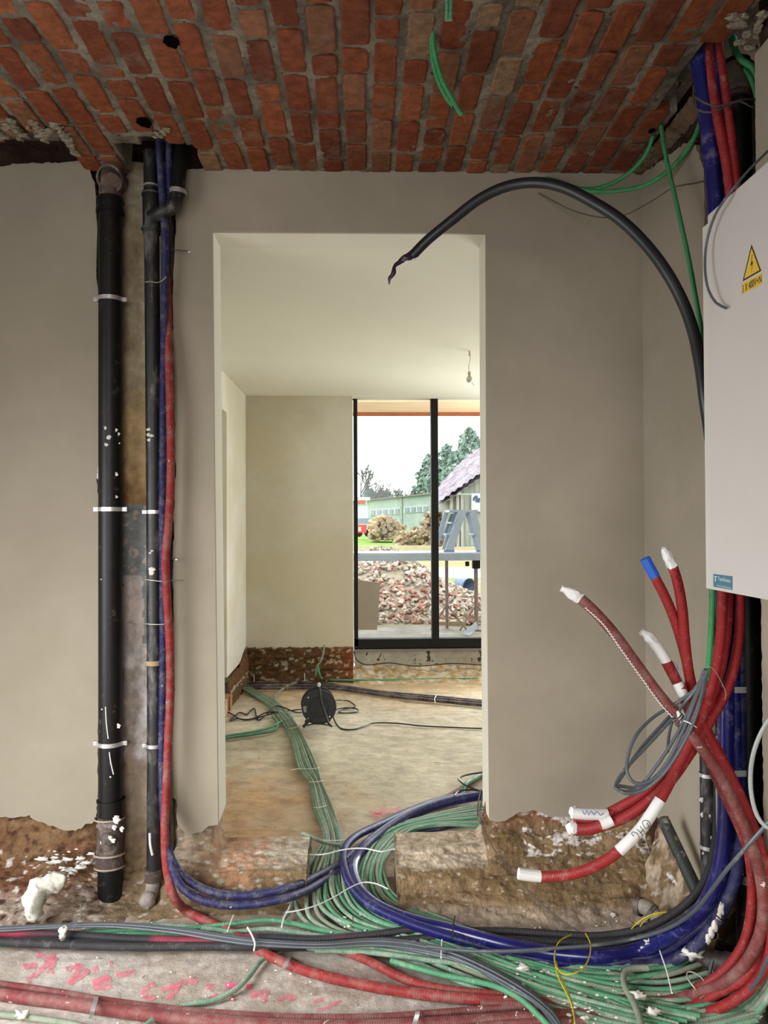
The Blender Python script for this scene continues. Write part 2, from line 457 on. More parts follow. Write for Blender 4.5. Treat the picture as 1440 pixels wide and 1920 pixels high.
# recess backing
rb = MB()
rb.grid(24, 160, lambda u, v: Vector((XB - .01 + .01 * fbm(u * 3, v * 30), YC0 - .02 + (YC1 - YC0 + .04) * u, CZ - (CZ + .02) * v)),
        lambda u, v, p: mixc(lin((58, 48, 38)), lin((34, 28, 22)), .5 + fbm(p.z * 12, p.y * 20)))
rb.make('chase_backing', M['chase'], wall_right, attr=True)
rb = MB()
for yy in (YC0, YC1):
    rb.grid(8, 160, lambda u, v: Vector((XR + .01 + u * .15, yy + .006 * fbm(u * 3, v * 40, yy), CZ - (CZ + .02) * v)),
        lambda u, v, p: mixc(lin((110, 98, 82)), lin((80, 66, 54)), .5 + fbm(p.z * 12, p.x * 20)))
rb.make('chase_side', M['chase'], wall_right, attr=True)

# left and rear walls of the front room (out of view, they close the room)
wl = MB()
wl.box((-2.3, 1.75, -.05), (-2.1, WY + .3, zt + .15)); wl.box((-2.3, -2.6, -.05), (-2.1, -.25, zt)); wl.box((-2.3, -.25, 2.1), (-2.1, 1.75, zt))
struct(wl.make('wall_left', M['plaster'], keep=True))
wq = MB()
wq.box((-2.3, -2.75, -.05), (-1.4, -2.6, zt)); wq.box((.8, -2.75, -.05), (1.2, -2.6, zt))
wq.box((-1.4, -2.75, 2.05), (.8, -2.6, zt)); wq.box((-1.4, -2.75, -.05), (.8, -2.6, .25))
struct(wq.make('wall_rear', M['plaster'], keep=True))

# ------------------------------------------------------------------ masonry footing under the walls
XN0, XN1 = DY(574, 1640, 2.6).x, DY(745, 1640, 2.6).x     # the channel cut through the threshold
def lerp_prof(prof, t):
    n = len(prof) - 1; k = min(n - 1, int(t * n)); f = t * n - k
    return (prof[k][0] * (1 - f) + prof[k + 1][0] * f, prof[k][1] * (1 - f) + prof[k + 1][1] * f)
PA = [(2.705, .36), (2.70, .27), (2.694, .19), (2.69, .12), (2.665, .09), (2.62, .065), (2.56, .035), (2.50, .006), (2.48, -.01)]
PC = [(2.90, .03), (2.85, .13), (2.80, .152), (2.72, .142), (2.66, .128), (2.605, .114), (2.59, .06), (2.57, .02), (2.54, -.01)]
PB = [(2.76, .30), (2.74, .22), (2.73, .14), (2.71, .08), (2.67, .04), (2.63, .02), (2.58, .01), (2.54, .0), (2.50, -.01)]
PM = [(2.705, .38), (2.70, .27), (2.69, .20), (2.66, .165), (2.63, .14), (2.60, .11), (2.585, .06), (2.56, .02), (2.53, -.01)]
PE = [(2.90, .03), (2.85, .14), (2.80, .155), (2.72, .145), (2.66, .128), (2.60, .105), (2.56, .055), (2.50, .02), (2.44, -.01)]
PF = [(2.705, .38), (2.70, .28), (2.69, .21), (2.66, .17), (2.62, .13), (2.57, .085), (2.52, .05), (2.46, .015), (2.42, -.01)]
def footing(name, x0, x1, keys, seed, ccol, nu):
    """keys: list of (x, profile) blended along x"""
    def P(u, v):
        x = x0 + (x1 - x0) * u
        k = 0
        while k < len(keys) - 2 and x > keys[k + 1][0]: k += 1
        t = sm(keys[k][0], keys[k + 1][0], x)
        a = lerp_prof(keys[k][1], v); b = lerp_prof(keys[k + 1][1], v)
        y = a[0] + (b[0] - a[0]) * t; z = a[1] + (b[1] - a[1]) * t
        n = fbm(x * 7, y * 12 + z * 14, seed, 5); n2 = fbm(x * 28, y * 30 + z * 34, seed + 4, 4)
        e = min(1, v * 6) * min(1, (1 - v) * 6)
        return Vector((x, y - e * (.013 * n + .006 * n2), z + e * (.010 * n + .004 * n2)))
    return MB().grid(nu, 120, P, ccol, flip=True)
def col_left(u, v, p):
    n = fbm(p.x * 6, p.z * 9 + p.y * 6, 3); n2 = fbm(p.x * 34, p.z * 40 + p.y * 34, 8)
    c = mixc(lin((124, 98, 70)), lin((108, 76, 54)), .35 + n + sm(.16, .08, p.z) * .5)
    c = mixc(c, lin((156, 140, 124)), sm(.09, .03, p.z + .03 * n) * .85)
    if n2 > .40 and p.z < .16: c = mixc(c, lin((205, 198, 188)), .8)
    return mixc(c, lin((80, 56, 40)), sm(.18, .5, -n2))
def col_mid(u, v, p):
    n = fbm(p.x * 6, p.z * 9 + p.y * 9, 13); n2 = fbm(p.x * 30, p.z * 40 + p.y * 30, 18)
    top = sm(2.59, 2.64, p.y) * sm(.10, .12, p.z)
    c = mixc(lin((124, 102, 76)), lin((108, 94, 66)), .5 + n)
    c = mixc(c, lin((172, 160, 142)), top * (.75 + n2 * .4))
    d = math.hypot(p.x + .44, (p.z - .16) * 1.2)
    c = mixc(c, lin((168, 122, 90)), sm(.16, .02, d + .1 * n2) * .7)
    if p.x < -.52: c = mixc(c, lin((118, 98, 76)), .6)
    return mixc(c, lin((200, 190, 176)), sm(.38, .6, n2) * .5)
def col_right(u, v, p):
    n = fbm(p.x * 5, p.z * 9 + p.y * 8, 23); n2 = fbm(p.x * 34, p.z * 52 + p.y * 36, 28, 6)
    c = mixc(lin((134, 112, 84)), lin((104, 84, 58)), .5 + n * 1.1)
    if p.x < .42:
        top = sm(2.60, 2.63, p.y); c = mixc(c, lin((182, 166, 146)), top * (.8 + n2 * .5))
    else:
        c = mixc(c, lin((128, 82, 58)), sm(.20, .26, p.z + .02 * n2) * .8)
        if .55 < p.x < .98 and p.z > .14: c = mixc(c, lin((212, 204, 196)), sm(.05, .25, n2 * .6 + .9 * n + .12 - abs(p.x - .74) * .6))
    c = mixc(c, lin((160, 146, 132)), sm(.05, .01, p.z) * .6)
    return mixc(c, lin((196, 186, 172)), sm(.40, .62, n2) * .5)
xL = -2.1
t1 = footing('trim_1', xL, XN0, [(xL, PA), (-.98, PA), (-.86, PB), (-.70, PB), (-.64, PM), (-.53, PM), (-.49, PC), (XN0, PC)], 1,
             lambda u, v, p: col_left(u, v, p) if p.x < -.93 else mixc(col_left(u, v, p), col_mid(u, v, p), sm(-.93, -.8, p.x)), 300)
struct(t1.make('trim_1', M['masonry'], keep=True, attr=True, sharp=0))
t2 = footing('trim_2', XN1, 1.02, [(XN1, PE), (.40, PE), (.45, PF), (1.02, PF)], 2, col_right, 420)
struct(t2.make('trim_2', M['masonry'], keep=True, attr=True, sharp=0))
# cut faces of the channel through the threshold
for x, pr_, nm, cf in ((XN0, PC, 'trim_3', col_mid), (XN1, PE, 'trim_4', col_right)):
    s_ = MB()
    s_.grid(40, 14, lambda u, v: Vector((x + .004 * fbm(u * 9, v * 4, x), lerp_prof(pr_, u)[0], lerp_prof(pr_, u)[1] * (1 - v) - .02 * v)),
            lambda u, v, p: mixc(cf(u, v, p), lin((112, 100, 84)), .6))
    struct(s_.make(nm, M['masonry'], keep=True, attr=True, sharp=0))
# footing along the foot of the right wall
def PRW(u, v):
    y = YC1 + .0 + (2.60 - YC1) * u
    top = .34 - .22 * (1 - u); z = top * (1 - v) - .01
    n = fbm(y * 9, z * 12, 33); n2 = fbm(y * 36, z * 36, 31)
    return Vector((XR + .012 - .075 * v ** 1.5 * (.6 + .6 * u) - .012 * n - .004 * n2, y, z))
s_ = MB().grid(80, 40, PRW, lambda u, v, p: mixc(col_right(0, 0, p), lin((190, 172, 150)), sm(-.1, .3, fbm(p.y * 16, p.z * 16, 3)) * .7), flip=False)
struct(s_.make('trim_5', M['masonry'], keep=True, attr=True, sharp=0))

# ------------------------------------------------------------------ floors
def floor_p(u, v):
    x = -2.1 + 3.4 * u; y = 1.3 + 1.5 * v
    return Vector((x, y, -.002 + .006 * fbm(x * 4, y * 4, 2, 4) + .0022 * fbm(x * 30, y * 30, 3, 3)))
def floor_c(u, v, p):
    n = fbm(p.x * 3, p.y * 3, 41); n2 = fbm(p.x * 22, p.y * 22, 44)
    c = mixc(lin((180, 172, 162)), lin((160, 146, 132)), .5 + n)
    c = mixc(c, lin((146, 120, 100)), sm(2.36, 2.5, p.y) * .45)
    if p.x < -.6: c = mixc(c, lin((160, 140, 124)), sm(2.3, 2.45, p.y) * .5)
    return mixc(c, lin((198, 190, 180)), sm(.1, .5, n2) * .5)
fl = MB().grid(420, 190, floor_p, floor_c)
fl.box((-2.1, -2.6, -.06), (1.3, 1.31, -.004))
floor = struct(fl.make('floor', M['floor'], keep=True, attr=True, sharp=0))
def ff_p(u, v):
    x = -2.6 + 6.4 * u; y = 2.70 + 3.62 * v ** 1.2
    z = FZ - .004 + .008 * fbm(x * 2, y * 2, 2, 4) + .003 * fbm(x * 16, y * 16, 3, 3)
    z = z + (-.015 - z) * sm(2.86, 2.78, y)
    return Vector((x, y, z))
def ff_c(u, v, p):
    n = fbm(p.x * 1.5, p.y * 1.1, 51); n2 = fbm(p.x * 9, p.y * 5, 54)
    c = mixc(lin((200, 190, 170)), lin((184, 172, 152)), .5 + n + n2 * .3)
    c = mixc(c, lin((190, 148, 106)), sm(.75, .1, math.hypot(p.x + .62, (p.y - 3.35) * .8) + .25 * n2) * .75)
    c = mixc(c, lin((170, 136, 92)), sm(5.1, 5.9, p.y + .3 * n) * .7)
    return c
ff = MB().grid(300, 260, ff_p, ff_c)
struct(ff.make('floor_beyond', M['floor_far'], keep=True, attr=True, sharp=0))

# ------------------------------------------------------------------ brick ceiling
random.seed(5)
br = MB()
pitch = .0828; x = -2.12; row = 0
PAL = [(146, 80, 50), (140, 76, 48), (150, 84, 52), (134, 70, 46), (160, 94, 60), (126, 68, 46), (142, 80, 54), (144, 96, 70)]
holes = [DZ(321, 79, CZ), DZ(270, 228, CZ)]
def in_gap(cx, cy):
    if cx < -.93 and cy > 2.42 + .03 * math.sin(cx * 20): return True
    if -.80 < cx < -.52 and cy > 2.50 - .05 * (abs(cx + .64) < .07): return True
    if cx > .885 and cy > YC0 - .03 and cy < YC1 + .10: return True
    if cx > XR - .035: return True
    return False
while x < XR + .02:
    y = -.2 - random.random() * .19
    w2 = pitch - .0185 + random.uniform(-.003, .003); wob = random.uniform(-.003, .003)
    while y < WY + .02:
        L = random.choice([.178, .182, .186, .176, .18, .18, .085]) + random.uniform(-.006, .006)
        if random.random() < .06: L *= .55
        x0 = x + random.uniform(-.002, .002); x1 = x0 + w2 + random.uniform(-.004, .004)
        y0 = y; y1 = min(y + L, WY + .03)
        cx_, cy_ = (x0 + x1) / 2, (y0 + y1) / 2
        if y1 - y0 > .012 and not in_gap(cx_, cy_) and y1 > .3:
            c = lin(random.choice(PAL)); q = random.uniform(.52, .75); c = tuple(k * q for k in c)
            if random.random() < .07: c = mixc(c, lin((130, 108, 84)), .7)
            br.col = c; zb = CZ + random.uniform(-.003, .002); out = []
            nx, ny = 4, max(4, int((y1 - y0) / .018))
            per = [(x0 + (x1 - x0) * i / nx, y0) for i in range(nx)] + [(x1, y0 + (y1 - y0) * i / ny) for i in range(ny)] \
                + [(x1 - (x1 - x0) * i / nx, y1) for i in range(nx)] + [(x0, y1 - (y1 - y0) * i / ny) for i in range(ny)]
            cr = .010; o1 = []; o2 = []; o3 = []
            for (a, b) in per:
                dx, dy = a - cx_, b - cy_; hx, hy = (x1 - x0) / 2, (y1 - y0) / 2
                ex, ey = max(0, abs(dx) - hx + cr), max(0, abs(dy) - hy + cr)
                if ex > 0 and ey > 0:
                    r = math.hypot(ex, ey); k = cr / r if r > cr else 1
                    dx = math.copysign(hx - cr + ex * k, dx); dy = math.copysign(hy - cr + ey * k, dy)
                j = .0030 * noise.noise(Vector((a * 60, b * 60, row * .3)))
                dx *= 1 + j / max(hx, .01); dy *= 1 + j / max(hy, .01)
                def pt(s, z): return Vector((cx_ + dx - math.copysign(min(abs(dx), s), dx), cy_ + dy - math.copysign(min(abs(dy), s), dy), z))
                o1.append(br.v(pt(0, CZ + .035))); o2.append(br.v(pt(0, zb + .003))); o3.append(br.v(pt(.004, zb)))
            n = len(per)
            for k in range(n):
                br.f((o1[k], o1[(k + 1) % n], o2[(k + 1) % n], o2[k])); br.f((o2[k], o2[(k + 1) % n], o3[(k + 1) % n], o3[k]), True)
            br.f(o3)
        y += L + .0145 + random.uniform(-.003, .003)
    x += pitch; row += 1
ceil_ = struct(br.make('ceiling', M['brick'], keep=True, attr=True, sharp=30))
def mort_p(u, v):
    x = -2.1 + (XR + 2.12) * u; y = .25 + (WY - .24) * v
    n = fbm(x * 8, y * 4, 61, 4); n2 = fbm(x * 40, y * 40, 63, 3)
    z = CZ + .0045 + .006 * n + .003 * n2
    if in_gap(x, y):
        z += .10 if x < 0.8 else .14
    return Vector((x, y, z))
mo = MB().grid(600, 460, mort_p, lambda u, v, p: mixc(lin((128, 119, 104)), lin((92, 84, 72)), .5 + fbm(p.x * 10, p.y * 6, 66) * 1.2), flip=True)
mo.make('mortar', M['mortar'], ceil_, attr=True, sharp=0)
MB().box((-2.3, -2.6, CZ + .035), (1.2, .28, CZ + .1)).make('slab', M['mortar'], ceil_)
MB().box((-2.3, -2.7, CZ + .20), (1.3, WY + .2, CZ + .3)).make('upper_slab', M['dark'], ceil_)
# mortar lumps and broken edges round the openings
ml = MB(); random.seed(9)
def lump(px, py, r, Z=CZ - .004, sc=(1, 1, .5)):
    ml.ball(DZ(px, py, Z), r, 10, 7, (sc[0] * random.uniform(.7, 1.3), sc[1] * random.uniform(.7, 1.3), sc[2]), nz=.9, nsc=6)
for k in range(26): lump(-10 + k * 5.2, 245 + 14 * math.sin(k * .8) + random.uniform(-6, 6), random.uniform(.010, .018))
for k in range(12): lump(118 + k * 2.4, 250 + k * 3.6 + random.uniform(-4, 4), random.uniform(.010, .016))
for k in range(10): lump(290 + k * 2.5, 255 + random.uniform(-5, 5) - k, random.uniform(.006, .011))
for k in range(18): lump(1395 + random.uniform(-30, 45), 60 + random.uniform(-35, 30), random.uniform(.008, .015))
for k in range(16): lump(1330 + random.uniform(-14, 10), 120 + k * 6 + random.uniform(-5, 5), random.uniform(.006, .011))
ml.col = (1, 1, 1)
ml.make('mortar_lumps', mat('lumpy_mortar', (134, 124, 106), .95, var=.25, vscale=40, bump=.8, bscale=90, bdist=.004, spec=.1), ceil_)
# ragged strip between bricks and right wall plaster
s_ = MB().grid(60, 6, lambda u, v: Vector((XR - .030 + .040 * v + .004 * fbm(u * 20, v * 3, 7), YC1 + .02 + (WY - YC1 - .02) * u, CZ + .004 - .040 * v * (1 - .7 * u) + .008 * fbm(u * 26, v * 4, 3))),
               lambda u, v, p: mixc(lin((112, 84, 64)), lin((96, 86, 72)), .5 + fbm(p.y * 20, p.z * 30)), flip=True)
s_.make('broken_edge', M['mortar'], ceil_, attr=True)
# black discs on the brickwork, the shade of drilled holes put into colour
for (px, py, r) in ((321, 79, .019), (270, 230, .022), (1222, 246, .010)):
    c = DZ(px, py, CZ - .004)
    hb = MB(); n = 18; ring = []
    top = [hb.v((c.x + r * (1 + .15 * math.sin(k * 2.3)) * math.cos(2 * math.pi * k / n), c.y + r * 1.4 * (1 + .12 * math.cos(k * 1.7)) * math.sin(2 * math.pi * k / n), c.z)) for k in range(n)]
    bot_ = [hb.v((c.x + r * .9 * math.cos(2 * math.pi * k / n), c.y + r * 1.2 * math.sin(2 * math.pi * k / n), c.z + .003)) for k in range(n)]
    for k in range(n): hb.f((top[k], top[(k + 1) % n], bot_[(k + 1) % n], bot_[k]))
    hb.f(bot_); hb.f(top[::-1])
    hb.make('hole_shade_disc', mat('black_hole', (10, 8, 7), 1, var=0, spec=0), ceil_)

# ------------------------------------------------------------------ room beyond
wfb = MB()
xg0 = DY(661, 900, YF).x
wfb.box((-2.7, YF, -.05), (xg0, YG + .25, FCZ + .2))
wfb.box((2.9, YF, -.05), (3.9, YG + .25, FCZ + .2))
wall_far = struct(wfb.make('wall_far', M['plaster_far'], keep=True))
wl2 = MB()
YD = 5.27
wl2.box((XL - .28, YD, .235), (XL, YF + .1, FCZ + .1))
wl2.box((XL - .28, 4.25, 2.04), (XL, YD, FCZ + .1))
wl2.box((XL - .28, 2.8, -.05), (XL, 4.25, FCZ + .1))
struct(wl2.make('wall_side', M['plaster_far'], keep=True))
wo_ = MB(); wo_.box((-2.75, 2.8, -.05), (-2.6, 6.4, FCZ + .1)); wo_.box((3.75, 2.7, -.05), (3.9, 6.4, FCZ + .1)); wo_.box((1.19, 2.70, -.05), (3.9, WB, FCZ + .3)); wo_.box((-2.7, 2.70, -.05), (-2.29, WB, FCZ + .3))
struct(wo_.make('wall_outer', M['plaster_far'], keep=True))
MBc = MB().box((-2.75, WB - .002, FCZ), (3.9, YG + .05, FCZ + .12))
struct(MBc.make('ceiling_beyond', mat('smooth_ceiling_plaster', (206, 203, 186), .93, var=.02, vscale=1.5, spec=.2), keep=True))
# bare brick base under the far wall and the side wall
def fb_c(u, v, p):
    n = fbm(p.x * 7, p.z * 14, 71); n2 = fbm(p.x * 22, p.z * 30, 74)
    c = mixc(lin((104, 74, 48)), lin((84, 68, 44)), .5 + n)
    c = mixc(c, lin((150, 78, 46)), sm(-.35, .0, p.x) * .7)
    c = mixc(c, lin((186, 170, 148)), sm(.38, .5, n2 + n * .7) * .8)
    jz = abs(((p.z - .03) / .085) % 1 - .5)
    return mixc(c, lin((70, 54, 38)), sm(.42, .5, jz) * .6)
s_ = MB().grid(120, 40, lambda u, v: Vector((-1.0 + (xg0 + 1.0) * u, YF - .012 - .03 * v ** 2 - .012 * fbm(u * 12, v * 8, 2) + .012 * sm(.4, .5, abs((v * 3.2) % 1 - .5)),
                                   .30 + .008 * fbm(u * 30, 0, 5) - .29 * v)), fb_c, flip=True)
struct(s_.make('trim_6', M['masonry'], keep=True, attr=True, sharp=0))
s_ = MB().grid(90, 36, lambda u, v: Vector((XL + .008 + .02 * v + .012 * fbm(u * 12, v * 8, 4), YD - .02 + (YF - YD + .02) * u,
                                  (.215 + .085 * sm(.5, 1, u) + .01 * fbm(u * 30, 0, 9)) * (1 - v) + .01)), fb_c, flip=False)
struct(s_.make('trim_7', M['masonry'], keep=True, attr=True, sharp=0))
# brick step in the side doorway
st = MB(); random.seed(3)
for k in range(11):
    y0 = 4.36 + k * .083
    st.col = lin(random.choice([(190, 160, 128), (170, 130, 98), (196, 178, 150), (160, 120, 92)]))
    st.box((XL - .24, y0, .02), (XL + .03 + random.uniform(-.008, .012), y0 + .072, .135 + random.uniform(-.008, .006)), jit=.004)
st.col = lin((150, 128, 100)); st.box((XL - .28, 4.3, .0), (XL + .02, YD, .12))
struct(st.make('trim_8', M['masonry'], keep=True, attr=True, sharp=0))
# concrete upstand below the window and the rubble strip at its foot
up = MB(); up.box((xg0 + .01, YG - .03, -.02), (2.9, YG + .22, .262))
struct(up.make('trim_9', M['upstand'], keep=True))
s_ = MB().grid(220, 22, lambda u, v: Vector((xg0 + (2.9 - xg0) * u, YG - .02 - .30 * v, (.10 + .03 * fbm(u * 16, v * 3, 3) + .018 * fbm(u * 60, v * 8, 7)) * (1 - v) + .025 * (1 - v) ** .5 + .0)),
               lambda u, v, p: mixc(lin((176, 150, 112)), lin((204, 192, 170)), .4 + fbm(p.x * 12, p.y * 20, 7) * 1.4), flip=True)
struct(s_.make('trim_10', M['masonry'], keep=True, attr=True, sharp=0))

# window: frame members and panes
wz0, wz1 = .292, FCZ - .002
xa = DY(663, 900, YG).x; xb = DY(670.5, 900, YG).x
xm0 = DY(808.5, 980, YG).x; xm1 = DY(821.5, 980, YG).x
win = empty('window_1', (1.3, YG, wz0), None, None); struct(win)
f = MB()
f.box((xa, YG - .03, wz0 - .01), (xb, YG + .05, wz1)); f.box((xa, YG - .03, wz0 - .04), (2.9, YG + .05, wz0 + .045))
f.box((xm0, YG - .035, wz0), (xm1, YG + .05, wz1)); f.box((1.55, YG - .03, wz0), (1.61, YG + .05, wz1)); f.box((2.84, YG - .03, wz0), (2.9, YG + .05, wz1))
f.make('window_frame', M['frame'], win)
for a, b in ((xb, xm0), (xm1, 1.55), (1.61, 2.84)):
    MB().box((a, YG + .005, wz0 + .04), (b, YG + .013, wz1)).make('pane', M['glass'], win)
MB().box((xa, YG - .05, wz0 - .052), (2.9, YG - .03, wz0 - .036)).make('drip_profile', mat('grey_profile', (120, 116, 106), .5), win)
# black membrane sagging along the foot of the upstand
tag(MB().tube([DY(664, 1222, YG - .06), DY(668, 1236, YG - .08), DY(684, 1246, YG - .10), DY(730, 1243, YG - .1), DY(780, 1249, YG - .1), DY(850, 1244, YG - .1), DY(905, 1247, YG - .1), DY(1000, 1246, YG - .1)],
              .008, seg=6, flat=.5).make('membrane_strip', mat('black_membrane', (28, 26, 24), .7)), 'black rubber membrane strip wavering along the foot of the block upstand under the window', 'membrane')
# ------------------------------------------------------------------ materials for services
M['black_pipe'] = mat('black_drain_pipe', (17, 16, 15), .45, spec=.3, var=.2, vscale=20, dust=.05, dcol=(100, 94, 86), dscale=26, bump=.15, bscale=60, bdist=.001)
M['black_pipe2'] = mat('scuffed_black_pipe', (22, 21, 20), .5, var=.25, vscale=20, dust=.26, dcol=(120, 116, 110), dscale=20, stretch=(1, 1, .35), bump=.3, bscale=60, bdist=.002)
M['rust'] = mat('brown_rubber_fitting', (78, 62, 52), .7, var=.25, vscale=24, dust=.25, dcol=(150, 138, 124), bump=.4, bscale=50, bdist=.002)
M['blue'] = mat('dark_blue_conduit', (22, 22, 88), .38, var=.15, vscale=20, dust=.22, dcol=(120, 118, 130), dscale=26, corr=.0042, cdist=.0009)
M['blue_gloss'] = mat('shiny_blue_conduit', (24, 25, 84), .22, var=.15, vscale=20, dust=.16, dcol=(110, 108, 120), dscale=20)
M['blue_dusty'] = mat('dusty_blue_conduit', (34, 34, 80), .5, var=.2, vscale=20, dust=.34, dcol=(112, 108, 112), dscale=30, corr=.0042, cdist=.0009,
                      spots=((206, 202, 196), 70, .70))
M['red'] = mat('red_conduit', (146, 34, 36), .45, var=.12, vscale=20, dust=.16, dcol=(176, 120, 112), dscale=26, corr=.0040, cdist=.0009)
M['red_dusty'] = mat('dusty_red_conduit', (138, 40, 38), .55, var=.15, vscale=16, dust=.42, dcol=(150, 108, 100), dscale=22, corr=.0042, cdist=.0009,
                     spots=((214, 206, 196), 60, .70))
M['red_dark'] = mat('dirty_dark_red_conduit', (118, 52, 50), .6, var=.15, vscale=16, dust=.46, dcol=(142, 110, 102), dscale=18, corr=.0042, cdist=.0009,
                    spots=((210, 200, 188), 45, .68))
M['green'] = mat('green_conduit', (82, 144, 106), .5, var=.15, vscale=16, dust=.16, dcol=(164, 176, 152), dscale=26, corr=.0036, cdist=.0008)
M['green_dusty'] = mat('dusty_green_conduit', (112, 148, 122), .6, var=.15, vscale=14, dust=.46, dcol=(178, 184, 166), dscale=20, corr=.0036, cdist=.0009,
                       spots=((214, 212, 200), 60, .69))
M['green_grey'] = mat('grey_green_dusty_conduit', (122, 138, 116), .65, var=.15, vscale=14, dust=.62, dcol=(150, 146, 126), dscale=24, corr=.0036, cdist=.0008)
M['green_bright'] = mat('bright_green_conduit', (58, 138, 84), .45, var=.1, vscale=16, corr=.0036, cdist=.0008)
M['black'] = mat('black_cable_sheath', (24, 25, 28), .42, var=.1, vscale=16, bump=.1, bscale=90, bdist=.0006)
M['sleeve'] = mat('dark_grey_sleeve', (44, 43, 45), .6, var=.2, vscale=20, dust=.16, dcol=(110, 104, 100), dscale=24, corr=.0046, cdist=.0009)
M['sleeve_red'] = mat('sleeve_with_pink_overspray', (44, 40, 43), .6, attr=True, var=.2, vscale=20, corr=.0046, cdist=.0009)
M['grey'] = mat('grey_cable', (74, 79, 84), .45, var=.08, vscale=20, dust=.1, dcol=(150, 148, 142))
M['grey_pale'] = mat('pale_grey_cable', (142, 146, 142), .45, var=.08, vscale=20)
M['tape'] = mat('white_tape', (206, 205, 202), .55, var=.03, vscale=30, bump=.2, bscale=40, bdist=.001)
M['foam'] = mat('cream_foam', (206, 205, 190), .85, var=.07, vscale=30, bump=.6, bscale=70, bdist=.004)
M['splat'] = mat('dried_plaster_splash', (204, 198, 190), .85, var=.08, vscale=40, bump=.4, bscale=120, bdist=.002)
M['wire_steel'] = mat('thin_wire', (176, 172, 160), .4, metal=.6, var=.1)
M['wire_dark'] = mat('dark_thin_wire', (74, 66, 58), .6, var=.1)
M['tie_white'] = mat('white_nylon_tie', (224, 222, 214), .5, var=.03)
M['tie_black'] = mat('black_nylon_tie', (18, 18, 20), .5, var=.03)
M['cab'] = mat('cabinet_enamel', (192, 186, 181), .45, var=.015, vscale=8, bump=.06, bscale=200, bdist=.0006)
M['cab_rim'] = mat('cabinet_rim_enamel', (196, 192, 184), .5, var=.01)
M['yellow'] = mat('yellow_warning_vinyl', (214, 176, 62), .5, var=.03)
M['ink'] = mat('black_print_and_shade', (38, 26, 12), .6, var=0)
M['teal'] = mat('teal_label_vinyl', (62, 110, 128), .45, var=.04)
M['pale_ink'] = mat('pale_print', (206, 216, 214), .5, var=0)
M['tube_blue_end'] = mat('bright_blue_tape', (26, 84, 178), .5, var=.05)
M['pen_blue'] = mat('blue_marker', (70, 74, 150), .6, var=0)
M['brown_fit'] = mat('dark_brown_fitting', (64, 52, 46), .6, var=.25, vscale=24, dust=.3, dcol=(150, 140, 128), bump=.3, bscale=60, bdist=.002)

class PartSet:
    """collects blobs and strokes, each becoming a part of its own"""
    def __init__(s): s.L = []
    def ball(s, *a, **k): s.L.append(MB().ball(*a, **k))
    def tube(s, *a, **k): s.L.append(MB().tube(*a, **k))
    def make(s, name, m_, parent):
        for q in s.L: q.make(name, m_, parent)
def splat(mb, c, r, n=1, sc=(1, 1, .3)):
    mb.ball(c, r, 14, 9, (sc[0] * random.uniform(.7, 1.3), sc[1] * random.uniform(.7, 1.3), sc[2] * random.uniform(.8, 1.2)), nz=1.0, nsc=6)

def clamp(mb, c, r, wid=.012, ears=.016, ydir=-1, tilt=0.0, back=.05):
    """two-piece pipe clamp round a vertical pipe at c, radius r"""
    mb.ring(c, (0, 0, 1), r + .0006, wid, .0022, seg=28)
    for s in (-1, 1):
        x0 = c.x + s * (r + .001); x1 = c.x + s * (r + ears)
        mb.box((min(x0, x1), c.y - .0045, c.z - wid / 2), (max(x0, x1), c.y + .0045, c.z + wid / 2))
        cx_ = c.x + s * (r + ears * .6)
        mb.cyl(Vector((cx_, c.y - .0075, c.z)), Vector((cx_, c.y - .004, c.z)), .0038, seg=10)
    mb.cyl(Vector((c.x, c.y + r, c.z)), Vector((c.x, c.y + r + back, c.z)), .004, seg=8)

# ---------------------------------------------------------------- big soil pipe in the chase
random.seed(21)
YP = 2.655
pT = DY(207, 372, YP); pB = DY(207, 1500, YP); rP = .0395
soil = empty('drain_pipe', (pT.x, YP, 0.0), 'thick black drain pipe standing in the open wall chase, left of the thinner one', 'pipe')
MB().cyl(pT, DY(207, 1522, YP), rP, seg=32).make('pipe', M['black_pipe'], soil)
m = MB()   # rusty brown bend at the head
m.tube([DY(207, 385, YP), DY(207, 352, YP), DY(207, 338, YP + .02), Vector((pT.x + .004, YP + .06, DY(207, 330, YP).z)), Vector((pT.x + .004, YP + .12, DY(207, 330, YP).z))], rP * .98, seg=28, ds=.01)
m.ring(DY(207, 335, YP - .03), (0.1, 1, .45), rP * .98, .020, .007, seg=28)
m.tube([DY(209, 342, YP - .045), DY(211, 322, YP + .0), DY(211, 316, YP + .06)], rP * 1.02, seg=26, ds=.01, radii=[rP * .86, rP * 1.0, rP * 1.06])
m.make('top_bend', M['rust'], soil)
m = MB(); m.cyl(DY(207, 372, YP), DY(207, 402, YP), rP + .0045, seg=30)
m.ring(DY(207, 378, YP), (0, 0, 1), rP + .0045, .006, .003); m.ring(DY(207, 398, YP), (0, 0, 1), rP + .0045, .010, .004)
m.make('upper_collar', M['black_pipe'], soil)
for py in (562, 955, 1393):
    m = MB(); clamp(m, DY(207, py, YP), rP, .014, .017); m.make('pipe_clamp', M['metal'], soil)
m = MB(); m.cyl(DY(208, 1500, YP), DY(208, 1534, YP), rP + .004, seg=30); m.ring(DY(208, 1500, YP), (0, 0, 1), rP + .004, .007, .0035)
m.make('lower_collar', M['black_pipe'], soil)
m = MB()   # brown access bend
m.tube([DY(208, 1528, YP), DY(207, 1555, YP), DY(206, 1580, YP - .004), DY(205, 1606, YP - .006)], rP + .004, seg=28, ds=.01)
m.ball(DY(203, 1580, YP - .018), rP * .92, 22, 14, (1, 1, 1.05)); m.ring(DY(207, 1548, YP - .002), (0, .35, 1), rP + .003, .010, .004)
m.make('access_bend', M['brown_fit'], soil)
